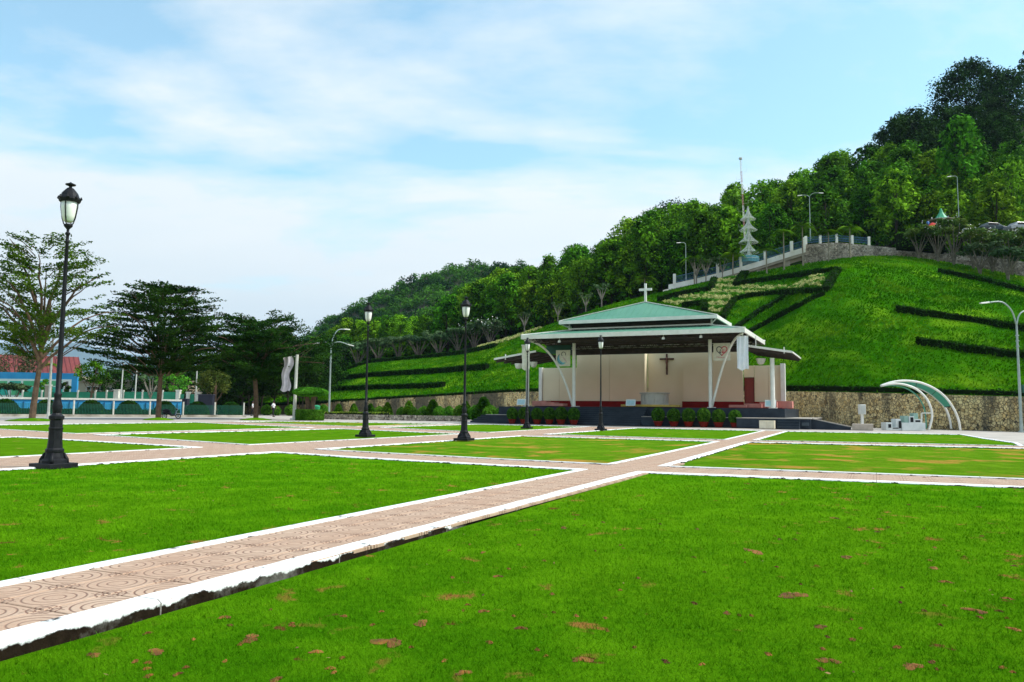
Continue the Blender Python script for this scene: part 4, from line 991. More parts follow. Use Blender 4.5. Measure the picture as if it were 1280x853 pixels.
# roofs
def hip(b, x0, x1, ya, yb, z0, X0, X1, Ya, Yb, z1):
    b.add([(x0, ya, z0), (x1, ya, z0), (x1, yb, z0), (x0, yb, z0), (X0, Ya, z1), (X1, Ya, z1), (X1, Yb, z1), (X0, Yb, z1)], [(0, 1, 5, 4), (1, 2, 6, 5), (2, 3, 7, 6), (3, 0, 4, 7)])
def fascia(b, x0, x1, ya, yb, z0, z1, t=.12):
    b.box(x0, x1, ya, ya + t, z0, z1); b.box(x0, x1, yb - t, yb, z0, z1); b.box(x0, x0 + t, ya + t, yb - t, z0, z1); b.box(x1 - t, x1, ya + t, yb - t, z0, z1)
LX, LY0, LY1, LZ = 9.15, -2.0, 9.9, 7.45
lr = pb_('lower_roof', m_teal, lambda b: (hip(b, -LX, LX, LY0, LY1, LZ, -6.0, 6.0, 1.6, 6.3, 8.12)))
pb_('fascia', m_wht, lambda b: fascia(b, -LX - .02, LX + .02, LY0 - .02, LY1 + .02, 7.13, 7.49), lr)
for s in range(-17, 18):
    x = s * .52
    if abs(x) > 8.9: continue
    t = 1.0 if abs(x) < 6.0 else (LX - abs(x)) / (LX - 6.0)
    pb_('roof_seam', m_teal, lambda b: b.beam((x, LY0 + .06, LZ + .03), (x, LY0 + (1.6 - LY0) * t, LZ + .67 * t + .03), .035, .03), lr)
for sx in (-1, 1):
    pb_('hip_cap', m_wht, lambda b: b.beam((sx * LX, LY0, LZ + .05), (sx * 6, 1.6, 8.17), .2, .08), lr)
    pb_('hip_cap', m_wht, lambda b: b.beam((sx * LX, LY1, LZ + .05), (sx * 6, 6.3, 8.17), .2, .08), lr)
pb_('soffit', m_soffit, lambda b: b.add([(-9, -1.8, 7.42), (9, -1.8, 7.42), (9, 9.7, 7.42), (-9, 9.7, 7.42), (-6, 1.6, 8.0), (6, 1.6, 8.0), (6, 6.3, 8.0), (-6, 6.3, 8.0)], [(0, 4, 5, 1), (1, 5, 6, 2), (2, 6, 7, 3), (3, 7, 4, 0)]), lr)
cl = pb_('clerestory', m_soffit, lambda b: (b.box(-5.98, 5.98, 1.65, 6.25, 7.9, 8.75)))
pb_('clerestory_rail', m_wht, lambda b: (b.beam((-6.1, 1.45, 8.22), (6.1, 1.45, 8.22), .09, .12), b.beam((6.1, 1.45, 8.22), (6.1, 6.4, 8.22), .09, .12), b.beam((-6.1, 1.45, 8.22), (-6.1, 6.4, 8.22), .09, .12)), cl)
for sx in (-1, 1): pb_('clerestory_bracket', m_wht, lambda b: (b.beam((sx * 6.1, 1.45, 8.1), (sx * 6.1, 1.45, 8.62), .12, .12), b.beam((sx * 6.1, 1.45, 8.3), (sx * 6.6, .8, 8.6), .07, .07)), cl)
UX, UY0, UY1, UZ = 6.7, .5, 7.4, 8.82
ur = pb_('upper_roof', m_teal, lambda b: b.add([(-UX, UY0, UZ), (UX, UY0, UZ), (UX, UY1, UZ), (-UX, UY1, UZ), (0, 3.95, 10.62)], [(0, 1, 4), (1, 2, 4), (2, 3, 4), (3, 0, 4)]))
pb_('fascia', m_wht, lambda b: fascia(b, -UX - .02, UX + .02, UY0 - .02, UY1 + .02, 8.57, 8.86), ur)
pb_('ridge_cap', m_wht, lambda b: [b.beam((sx * UX, yy, UZ + .04), (0, 3.95, 10.66), .14, .06) for sx in (-1, 1) for yy in (UY0, UY1)], ur)
for s in range(-12, 13):
    x = s * .52
    if abs(x) > 6.5: continue
    t = 1 - abs(x) / UX
    pb_('roof_seam', m_teal, lambda b: b.beam((x, UY0 + .05, UZ + .03), (x, UY0 + 3.45 * t, UZ + 1.8 * t + .02), .035, .03), ur)
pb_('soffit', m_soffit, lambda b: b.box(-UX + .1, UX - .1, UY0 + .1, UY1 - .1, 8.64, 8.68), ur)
pb_('roof_cross', m_wht, lambda b: (b.box(-.09, .09, 3.86, 4.04, 10.6, 12.25), b.box(-.56, -.093, 3.87, 4.03, 11.62, 11.82), b.box(.093, .56, 3.87, 4.03, 11.62, 11.82)))
# roof trusses under the eaves
for k, yy in enumerate((-.9, .6, 2.1, 4.2, 6.2, 8.2)):
    def tr(b):
        z0, z1 = 6.75, 7.25; b.beam((-8.6, yy, z0 + .2), (8.6, yy, z0 + .2), .09, .09); b.beam((-8.9, yy, z1 + .1), (8.9, yy, z1 + .1), .09, .09)
        for i in range(-14, 14): x = i * .62; b.beam((x, yy, z0 + .2), (x + .31, yy, z1 + .1), .04, .04); b.beam((x + .31, yy, z1 + .1), (x + .62, yy, z0 + .2), .04, .04)
    pb_('truss', m_dsteel, tr)
for k in range(9):
    x = -8.4 + k * 2.1; pb_('purlin', m_dsteel, lambda b: b.beam((x, -1.7, 7.28), (x, 9.6, 7.28), .08, .14))
pb_('ceiling_beam', m_dsteel, lambda b: (b.box(-9, 9, 9.5, 9.75, 6.55, 7.05), b.box(-6, 6, 2.35, 2.5, 6.9, 7.1)))
# wing canopies
def wing(sx, xa, za, xb, zb, name='wing_canopy'):
    ya, yb = 1.4, 9.0
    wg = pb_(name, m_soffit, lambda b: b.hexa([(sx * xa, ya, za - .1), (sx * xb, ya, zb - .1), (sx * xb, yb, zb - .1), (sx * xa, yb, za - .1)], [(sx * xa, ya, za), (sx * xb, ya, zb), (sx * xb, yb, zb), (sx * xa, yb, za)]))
    pb_('edge_beam', m_wht, lambda b: (b.beam((sx * xa, ya - .03, za + .01), (sx * xb, ya - .03, zb + .01), .07, .17), b.beam((sx * (xb + .04), ya, zb), (sx * (xb + .04), yb, zb), .06, .12)), wg)
    for k in range(5):
        yy = ya + .4 + k * 1.6; pb_('rafter', m_dsteel, lambda b: b.beam((sx * xa, yy, za - .25), (sx * xb, yy, zb - .22), .07, .16), wg)
    pb_('hanger', m_wht, lambda b: (b.beam((sx * (xa + .9), ya, za - .1), (sx * (xa + .9), ya, za + .7), .06, .06), b.beam((sx * (xa + 3.0), ya, za - .7), (sx * (xa + 3.0), ya, za - .2), .08, .08)), wg)
wing(1, 8.6, 6.42, 12.15, 5.82); wing(-1, 9.2, 6.35, 13.3, 5.72)
pb_('side_eave_panel', m_green_d, lambda b: b.box(-8.9, -6.5, 3.0, 3.05, 6.2, 7.0))

# things on and around the stage
def loc3(v, u, z): return wuv(u, v, z)
al = empty('altar', loc3(-17.65, 68.3, 1.56), -GRID); tag(al, 'round grey marble altar table in the middle of the stage', 'altar')
m_marble = mat('grey marble', (.42, .41, .38), .35, (.52, .50, .46), 2.5)
b = MB(); b.lathe([(1.22, 0), (1.22, .1), (1.16, .12), (1.16, 1.0)], 36, (0, 0, .15)); b.build('drum', m_marble, al)
b = MB(); b.lathe([(1.32, 1.15), (1.34, 1.17), (1.34, 1.24), (1.3, 1.26)], 36); b.build('table_top', m_marble, al)
for k in range(8): 
    a = k * math.pi / 4 + .2; b = MB(); b.beam((1.18 * math.cos(a), 1.18 * math.sin(a), .25), (1.18 * math.cos(a), 1.18 * math.sin(a), 1.12), .08, .04); b.build('drum_rib', m_marble, al)
m_wood = mat('dark red wood', (.085, .022, .012), .5, (.05, .012, .008), 5)
cr = empty('crucifix', loc3(-17.95, 74.16, 4.68), -GRID); tag(cr, 'dark wooden crucifix hanging in the recess of the cream back wall', 'crucifix')
b = MB(); b.box(-.08, .08, -.08, 0, 0, 2.0); b.build('upright', m_wood, cr); b = MB(); b.box(-.68, -.082, -.08, 0, 1.42, 1.58); b.box(.082, .68, -.08, 0, 1.42, 1.58); b.build('crossbar', m_wood, cr)
b = MB(); b.tube([(0, -.16, .35), (-.02, -.2, .6), (.03, -.17, .95), (0, -.18, 1.2), (0, -.18, 1.45)], [.04, .055, .085, .11, .05], 8); b.lathe([(.04, 0), (.085, .06), (.08, .14), (.03, .2)], 10, (0, -.2, 1.47))
for s in (-1, 1): b.tube([(s * .07, -.16, 1.4), (s * .32, -.14, 1.48), (s * .6, -.12, 1.53)], [.04, .03, .022], 6)
b.build('figure', mat('bronze figure', (.13, .045, .025), .45), cr)
# emblem boards
m_board = mat('cream board', (.72, .68, .56), .6)
def board(v, z0, label):
    r = empty('emblem_board', loc3(v, 63.9, z0), -GRID); tag(r, label, 'sign'); b = MB(); b.box(-.66, .66, -.04, .04, 0, 1.42); b.build('panel', m_board, r, bevel=.01)
    return r
def ribbon(pts, wd, y=-.055, th=.012):
    b = MB()
    for (a, c, w0, w1) in [(pts[i], pts[i + 1], wd[i], wd[i + 1]) for i in range(len(pts) - 1)]:
        d = Vector((c[0] - a[0], 0, c[1] - a[1])); n_ = Vector((d.z, 0, -d.x)).normalized()
        A, C = Vector((a[0], y, a[1])), Vector((c[0], y, c[1]))
        b.hexa([A - n_ * w0, C - n_ * w1, C - n_ * w1 + Vector((0, th, 0)), A - n_ * w0 + Vector((0, th, 0))], [A + n_ * w0, C + n_ * w1, C + n_ * w1 + Vector((0, th, 0)), A + n_ * w0 + Vector((0, th, 0))])
    return b
r1_ = board(-24.65, 5.02, 'square cream board with a blue crescent figure emblem hung beside the left front column')
m_sky = mat('light blue print', (.16, .52, .62), .6); m_ink = mat('grey ink', (.12, .11, .11), .6); m_redi = mat('red ink', (.62, .06, .10), .6); m_pinki = mat('pink ink', (.80, .38, .40), .6)
arc = [(-.02 + .42 * math.cos(t), .68 + .44 * math.sin(t)) for t in np.linspace(2.3, 5.4, 15)]
ribbon(arc, [.01 + .13 * math.sin(math.pi * k / 14) for k in range(15)], -.056).build('blue_crescent', m_sky, r1_)
ribbon([(-.05 + .45 * math.cos(t), .68 + .47 * math.sin(t)) for t in np.linspace(2.2, 4.6, 11)], [.02] * 11, -.062).build('crescent_outline', m_ink, r1_)
ribbon([(.06 + .19 * math.cos(t), 1.06 + .2 * math.sin(t)) for t in np.linspace(-.6, 4.0, 12)], [.03] * 12, -.056).build('head_outline', m_ink, r1_)
ribbon([(-.02, .8), (.16, .62), (.3, .42), (.4, .3)], [.03, .07, .06, .02], -.050).build('arm_shape', mat('pale pink ink', (.62, .48, .44), .6), r1_)
r2_ = board(-11.0, 5.28, 'square cream board with a red and black heart emblem beside the right front column')
def heart(t): return (.026 * 16 * math.sin(t) ** 3, .026 * (13 * math.cos(t) - 5 * math.cos(2 * t) - 2 * math.cos(3 * t) - math.cos(4 * t)))
ribbon([(heart(t)[0], .82 + heart(t)[1]) for t in np.linspace(math.pi, 2 * math.pi, 14)], [.035] * 14, -.056).build('black_half_heart', m_ink, r2_)
ribbon([(heart(t)[0], .82 + heart(t)[1]) for t in np.linspace(0.0, math.pi, 14)], [.035] * 14, -.058).build('red_half_heart', m_redi, r2_)
for k, (x, mm) in enumerate(((-.14, m_ink), (.06, m_redi), (.2, m_pinki))):
    ribbon([(x, .62), (x + .03, .74)], [.06, .09], -.057).build('small_figure', mm, r2_); b = MB(); b.lathe([(.02, 0), (.05, .03), (.05, .07), (.02, .1)], 8, (x + .04, -.06, .8)); b.build('figure_head', mm, r2_)
for k in range(8):
    x = -.4 + k * .115; ribbon([(x, .3 - .05 * math.sin(k / 7 * math.pi)), (x + .06, .3 - .05 * math.sin(k / 7 * math.pi))], [.028, .028], -.054).build('emblem_mark', m_redi, r2_)
# hanging cloth banners
def cloth(name, wd, ht, folds, label, loc, rz, m, cat='banner', twist=0, amp=.08, side=0):
    b = MB(); nx, nz = 15, 24; vs = []
    for yo in (0, .012):
        for j in range(nz + 1):
            f = j / nz
            for i in range(nx + 1):
                s = i / nx; x = (s - .5) * wd * (1 + .10 * math.sin(f * 7 + 1) * (twist > 0)) + twist * math.sin(f * 9) * .12 + side * f * f
                yy = amp * math.sin(s * folds * 2 * math.pi + f * 2.3) + yo + .04 * math.sin(f * 11 + s * 5)
                vs.append((x, yy, -ht * f - .05 * math.sin(s * math.pi) * (f == 1) + .06 * math.sin(s * math.pi) * (f < .01) + (.07 * math.sin(s * 9 + 1) if f == 1 else 0)))
    w_ = nx + 1; n0 = (nx + 1) * (nz + 1)
    fs = [(j * w_ + i, j * w_ + i + 1, (j + 1) * w_ + i + 1, (j + 1) * w_ + i) for j in range(nz) for i in range(nx)]
    b.add(vs, fs + [tuple(k + n0 for k in reversed(f)) for f in fs]); r = empty(name, loc, rz); tag(r, label, cat); b.build('cloth', m, r, smooth=True); return r
m_cloth = mat('white cloth', (.80, .80, .84), .9, (.72, .72, .78), 3); m_cloth2 = mat('cream cloth', (.72, .68, .58), .9, (.62, .58, .50), 3); m_cloth3 = mat('pinkish cloth', (.66, .60, .64), .9, (.52, .46, .50), 2)
pR = atU(928, 421, 60.4); c_ = cloth('hanging_banner', .85, 2.45, 2.5, 'long plain white cloth banner hanging from the right front corner of the pavilion roof', loc3(pR[0], 60.4, pR[2]), -GRID, m_cloth)
b = MB(); b.tube([(-.45, 0, .03), (.45, 0, .03)], .03, 6); b.tube([(0, 0, .03), (0, .1, .5)], .015, 5); b.build('hanging_rod', m_wht, c_)
pL = atU(657, 432, 60.4); c_ = cloth('hanging_banner', .72, 2.0, 2, 'cream cloth banner hanging behind the lamp post at the left front corner of the roof', loc3(pL[0], 60.4, pL[2]), -GRID, m_cloth2)
b = MB(); b.tube([(-.4, 0, .03), (.4, 0, .03)], .03, 6); b.tube([(.1, 0, .03), (.3, .1, .3)], .015, 5); b.build('hanging_rod', m_wht, c_)
# white bowl lights under the wings
for x, y, u, lb in ((951, 452, 65.5, 'white bowl shaped light hanging under the right wing canopy'), (648, 458, 64, 'left one of two white bowl lights under the left wing canopy'), (667, 456, 64.5, 'right one of two white bowl lights under the left wing canopy')):
    v, u, z = atU(x, y, u); r = empty('hanging_light', loc3(v, u, z - .25), -GRID); tag(r, lb, 'light', 'bowl lights under the wing canopies')
    b = MB(); b.lathe([(.12, 0), (.25, .08), (.34, .3), (.38, .48), (.34, .5)], 12, star=-.08); b.build('bowl', m_wht, r); b = MB()
    for k in range(3): b.tube([(.3 * math.cos(k * 2.09), .3 * math.sin(k * 2.09), .46), (0, 0, 1.1)], .012, 4)
    b.tube([(0, 0, 1.1), (0, 0, 1.3)], .02, 5); b.build('chain', m_dsteel, r)
# small floodlights under the eave
for x, y, lb in ((699, 427, 'small white floodlight under the front eave above the blue emblem board'), (829, 423, 'small white floodlight under the middle of the front eave'), (876, 421, 'small white floodlight under the right half of the front eave')):
    v, u, z = atU(x, y, 60.3); r = empty('floodlight', loc3(v, u, z - .1), -GRID); tag(r, lb, 'light'); b = MB(); b.hexa([(-.1, -.1, 0), (.1, -.1, 0), (.12, .1, .04), (-.12, .1, .04)], [(-.08, -.02, .2), (.08, -.02, .2), (.08, .1, .2), (-.08, .1, .2)]); b.build('housing', m_wht, r); b = MB(); b.tube([(0, .05, .2), (0, .08, .5)], .02, 5); b.build('bracket', m_wht, r)
# little pale blue placards
m_plq = mat('pale blue placard', (.42, .62, .66), .5)
for x, y, z, u, lb in ((651, 508, 1.5, 62.6, 'small light blue placard at the left end of the stage podium'), (788, 509, 1.5, 64.3, 'small light blue placard at the top of the stage steps'), (963, 511, 1.5, 64.2, 'small light blue placard at the foot of the right outer column')):
    v, u, _ = atU(x, y, u if x > 700 else 64.2); r = empty('placard', loc3(v, u, 1.5), -GRID); tag(r, lb, 'sign'); b = MB(); b.hexa([(-.42, 0, .12), (.42, 0, .12), (.42, .04, .12), (-.42, .04, .12)], [(-.42, .15, .66), (.42, .15, .66), (.42, .19, .66), (-.42, .19, .66)]); b.build('panel', mat('white placard', (.75, .78, .76), .5), r, bevel=.008)
    b = MB(); b.hexa([(-.34, .01, .2), (.34, .01, .2), (.34, .018, .2), (-.34, .018, .2)], [(-.34, .125, .58), (.34, .125, .58), (.34, .135, .58), (-.34, .135, .58)]); b.build('printed_area', m_plq, r); b = MB(); b.beam((-.3, .2, .02), (-.3, .15, .5), .04, .04); b.beam((.3, .2, .02), (.3, .15, .5), .04, .04); b.build('stand', m_dsteel, r)
# potted round bushes
def pot_bush():
    r = empty('potted_bush'); b = MB(); b.lathe([(.26, 0), (.30, .05), (.40, .34), (.45, .36), (.45, .43), (.40, .43), (.36, .38)], 20); b.build('pot', mat('red clay pot', (.19, .014, .008), .8, (.14, .012, .008), 4, spec=.1), r, smooth=False)
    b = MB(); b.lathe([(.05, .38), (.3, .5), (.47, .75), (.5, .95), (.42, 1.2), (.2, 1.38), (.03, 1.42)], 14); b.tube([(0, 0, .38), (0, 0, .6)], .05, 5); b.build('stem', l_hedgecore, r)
    a = rng.normal(size=(3400, 3)); a /= np.linalg.norm(a, axis=1, keepdims=True); P_ = a * rng.uniform(.53, .62, (3400, 1)) + np.array([0, 0, .93]); quads_mesh('foliage', leaves(P_, .045), l_ball, r)
    return r
pbp = pot_bush(); first = True
left = [636, 656, 677, 697, 717, 728.0]; left = [(640.5, 531), (655.5, 531), (671.5, 531.3), (687, 531.7), (701.5, 532), (717.5, 532.3)]; right = [(823, 534), (842.5, 534.3), (861, 534.8), (880, 535.3), (898.5, 535.7), (919, 536.3)]
for i, (x, y) in enumerate(left + right):
    k = i % 6; side = 'left' if i < 6 else 'right'
    v = atU(x, y, 61.0)[0]; ordn = ['leftmost', 'second from the left', 'third from the left', 'fourth from the left', 'fifth from the left', 'rightmost'][k]
    lb = '%s round bush in a red pot %s of the stage steps' % (ordn, side)
    o = pbp if i == 0 else copy_tree(pbp)
    o.location = loc3(v, 60.95, .0); o.rotation_euler = (0, 0, rnd.uniform(0, 6)); s = rnd.uniform(.80, .88); o.scale = (s, s, s * rnd.uniform(1.06, 1.12)); tag(o, lb, 'potted bush', 'round bushes in red pots before the stage')

# ------------------------------------------------------------------ black plaza lamps
m_iron = mat('black cast iron', (0.006, 0.006, 0.009), 0.55, (0.012, 0.012, 0.015), 12, bump=.002, spec=.22)
m_globe = mat('milk glass', (0.88, 0.87, 0.82), 0.35, (.84, .83, .78), 3)
def plaza_lamp():
    r = empty('lamp_post'); b = MB()
    b.prism([(-.36, -.36), (.36, -.36), (.36, .36), (-.36, .36)], 0, .10); b.build('base_slab', m_iron, r, bevel=.01)
    b = MB(); b.lathe([(.30, .10), (.29, .16), (.22, .20), (.21, .24), (.19, .30), (.20, .33), (.20, .37), (.165, .40), (.15, .55), (.145, .75), (.155, .77), (.155, .80), (.14, .81), (.135, .95), (.165, .98), (.165, 1.03), (.12, 1.06), (.09, 1.10)], 16, star=-.05); b.build('pedestal', m_iron, r)
    for k in range(4):
        a = k * math.pi / 2 + math.pi / 4; b = MB(); b.tube([(.27 * math.cos(a), .27 * math.sin(a), .10), (.265 * math.cos(a), .265 * math.sin(a), .17), (.19 * math.cos(a), .19 * math.sin(a), .30)], [.05, .045, .03], 6); b.build('foot_scroll', m_iron, r, smooth=True)
    b = MB(); b.lathe([(.085, 1.05), (.10, 1.15), (.115, 1.22), (.085, 1.32), (.07, 1.40), (.085, 1.45), (.085, 1.48), (.06, 1.5), (.056, 2.4), (.045, 3.8), (.036, 4.55), (.05, 4.57), (.05, 4.60), (.034, 4.62), (.034, 4.72), (.055, 4.74), (.055, 4.77), (.03, 4.79), (.03, 4.84), (.09, 4.90), (.10, 4.94), (.04, 4.96)], 14); b.build('shaft', m_iron, r, smooth=True)
    b = MB()
    for k in range(4):
        a = k * math.pi / 2 + .5; c, s = math.cos(a), math.sin(a); b.tube([(.04 * c, .04 * s, 4.92), (.11 * c, .11 * s, 4.96), (.155 * c, .155 * s, 5.08), (.195 * c, .195 * s, 5.3), (.20 * c, .20 * s, 5.45)], .014, 5)
    b.build('cage', m_iron, r)
    b = MB(); b.lathe([(.07, 4.99), (.115, 5.02), (.15, 5.12), (.172, 5.28), (.178, 5.42)], 20); b.build('globe', m_globe, r, smooth=True)
    cp = MB(); cp.lathe([(.17, 5.40), (.215, 5.41), (.235, 5.46), (.225, 5.50), (.20, 5.52), (.19, 5.54), (.165, 5.60), (.12, 5.65), (.07, 5.70), (.045, 5.71)], 20, star=.04); cap = cp.build('cap', m_iron, r)
    for k in range(8):
        a = k * math.pi / 4; b = MB(); b.tube([(.21 * math.cos(a), .21 * math.sin(a), 5.47), (.25 * math.cos(a), .25 * math.sin(a), 5.49), (.24 * math.cos(a), .24 * math.sin(a), 5.53)], [.035, .03, .012], 5); b.build('scallop', m_iron, cap)
    b = MB(); b.lathe([(.035, 5.70), (.035, 5.74), (.11, 5.765), (.115, 5.785), (.07, 5.80), (.03, 5.815), (.012, 5.83)], 14); b.build('finial', m_iron, cap)
    return r
lp = plaza_lamp(); s0 = 5.83
for i, (x, y, yt, lb) in enumerate(((67, 587.5, 226, 'nearest and tallest looking black lamp post at the left of the plaza'), (580, 552.5, 371, 'black lamp post in the middle, between the left slope hedges and the pavilion'), (456.5, 547.5, 378, 'black lamp post left of the middle one, in front of the hill with frangipani trees'), (658.5, 536.8, 422, 'black lamp post in front of the left end of the stage'), (751, 539, 419, 'black lamp post in front of the stage steps'))):
    # back edge of slab reads at y: survey the centre
    c = atZ(x, y - [4.2, 1.6, 1.2, .8, .9][i], 0); h = atD(x, yt, c.y).z
    o = lp if i == 0 else copy_tree(lp); o.location = (c.x, c.y, 0 if i else -.03); o.rotation_euler = (0, 0, -GRID); o.scale = (.84, .84, h / s0); tag(o, lb, 'lamp post', 'black lamp posts of the plaza')

# ------------------------------------------------------------------ right side: arched shelter, letter blocks, meter box, street lamp
m_tealtube = mat('green tube', (.12, .42, .30), .5); m_tpanel = mat('teal panel', (.03, .36, .26), .35, (.045, .42, .30), 2)
sh = empty('arched_shelter', atZ(1180, 538, 0)); tag(sh, 'crescent shaped shelter of white curved tubes with a teal canopy by the stone wall', 'shelter')
O_ = Vector(sh.location)
def crv(pts, D): return [atD(x, y, D + dD) - O_ for (x, y, dD) in pts]
def dens_(P, n=5):
    out = []
    for i in range(len(P) - 1):
        p0, p1, p2, p3 = P[max(i - 1, 0)], P[i], P[i + 1], P[min(i + 2, len(P) - 1)]
        for k in range(n):
            t = k / n; out.append(.5 * ((2 * p1) + (p2 - p0) * t + (2 * p0 - 5 * p1 + 4 * p2 - p3) * t * t + (3 * p1 - 3 * p2 + p3 - p0) * t ** 3))
    out.append(P[-1]); return out
D0 = sh.location.y
outer_f = dens_(crv([(1101, 482.5, 0), (1115, 478, 0), (1131, 476.2, 0), (1150, 478.5, 0), (1168, 486, 0), (1182, 497, 0), (1192, 511, 0), (1198, 525, 0), (1200.5, 538.5, 0)], D0))
outer_b = dens_(crv([(1101, 482.5, .2), (1115, 480, .6), (1131, 480.5, 1.0), (1148, 485, 1.3), (1162, 492, 1.5), (1174, 502, 1.6), (1182, 511, 1.6), (1187, 524, 1.6), (1189, 536.3, 1.6)], D0))
inner_f = dens_(crv([(1101, 482.5, 0), (1115, 480, -.1), (1130, 481, -.2), (1145, 486.5, -.2), (1157, 497, -.2), (1163.5, 510, -.2), (1165, 522, -.2), (1161, 538.5, -.2)], D0))
inner_b = dens_(crv([(1101, 483, .2), (1115, 482, .6), (1130, 484.5, 1), (1143, 492, 1.3), (1152, 503, 1.4), (1156.5, 516, 1.4), (1158, 535.5, 1.4)], D0))
for P_, m_, rd in ((outer_f, m_wht, .085), (outer_b, m_wht, .08), (inner_f, m_wht, .085)): pb_('curved_tube', m_, lambda b: b.tube(P_, rd, 8), sh, smooth=True)
pb_('thin_curved_tube', m_tealtube, lambda b: b.tube(inner_b, .05, 6), sh, smooth=True)
ns = 30; segs = [(0, 7), (7, 14), (14, 21), (21, 29)]
for a, c in segs:
    def pn(b):
        n = c - a + 1; up = Vector((0, 0, .03)); A = outer_f[a:c + 1]; C = outer_b[a:c + 1]
        b.add([p for p in A] + [p for p in C] + [p - up for p in A] + [p - up for p in C], [(i, i + 1, n + i + 1, n + i) for i in range(n - 1)] + [(2 * n + i, 3 * n + i, 3 * n + i + 1, 2 * n + i + 1) for i in range(n - 1)])
    pb_('canopy_panel', m_tpanel, pn, sh)
    pb_('cross_rib', m_dsteel, lambda b: b.beam(outer_f[c], outer_b[c], .06, .06), sh)
pb_('tie_bar', m_wht, lambda b: (b.beam(atD(1152, 516.5, D0) - O_, atD(1164, 516.5, D0 - .2) - O_, .08, .08), b.beam(atD(1152, 516.5, D0) - O_, atD(1152, 530, D0) - O_, .08, .08)), sh)
# stepped white block bench
m_blk = mat('white render', (.62, .65, .64), .7, (.52, .56, .55), 3); m_blkg = mat('pale green render', (.22, .36, .30), .7, (.30, .42, .36), 3); m_hole_shade = mat('recess shade black', (.012, .014, .016), .9)
bs = atZ(1140, 538.3, 0); bk = empty('stepped_block_bench', bs); tag(bk, 'white stepped block bench with black square openings under the curved canopy', 'bench'); s_ = bs.y / F_PX
def blk(name, x0, x1, ya, yb, dy0, dy1, m): pb_(name, m, lambda b: b.box((x0 - 1140) * s_, (x1 - 1140) * s_, dy0, dy1, (538 - yb) * s_, (538 - ya) * s_), bk, bevel=.01)
blk('long_block', 1128, 1157, 528.5, 538.2, 0, .9, m_blk); blk('end_block', 1109, 1116.5, 528.5, 538, .1, .9, m_blk); blk('low_link', 1116.6, 1127.9, 534, 538, .1, .8, m_blk); blk('upright_block', 1122, 1127.8, 524, 533.9, .15, .9, m_blk)
blk('green_block', 1133, 1137.9, 520, 528.4, .2, .9, m_blkg); blk('square_block', 1138, 1144, 520.5, 528.4, .1, .85, m_blk); blk('green_block', 1145.5, 1151, 516.5, 523.9, .3, .9, m_blkg); blk('tall_block', 1144.1, 1152.5, 524, 528.4, .1, .85, m_blk)
for x0, x1, ya, yb in ((1111.5, 1115, 530.5, 535), (1124.6, 1127.6, 526.5, 535.5), (1139.3, 1143, 521.8, 527.8), (1145.5, 1151.5, 525.3, 527.6), (1117, 1124, 534.8, 536)):
    pb_('opening', m_hole_shade, lambda b: b.box((x0 - 1140) * s_, (x1 - 1140) * s_, -.012 if ya > 536 else .075, .09, (538 - yb) * s_, (538 - ya) * s_), bk)  # black slabs on solid blocks, the shade of hollows put into their colour
# meter box
p = atD(1078.5, 532, 61.5); bx = empty('meter_box', (p.x, p.y, 0)); tag(bx, 'small white electric box on a short post in front of the stone wall', 'electric box'); s_ = p.y / F_PX
pb_('post', m_wht, lambda b: b.box(-.09, .09, 0, .16, 0, 1.1), bx); pb_('box', m_wht, lambda b: b.box(-.24, .24, -.1, .26, 1.1, 1.88), bx, bevel=.02); pb_('box_door', mat('pale grey door', (.6, .6, .56), .5), lambda b: b.box(-.19, .19, -.12, -.102, 1.16, 1.82), bx)
bdd = []
p = atZ(1079, 533.5, 0)
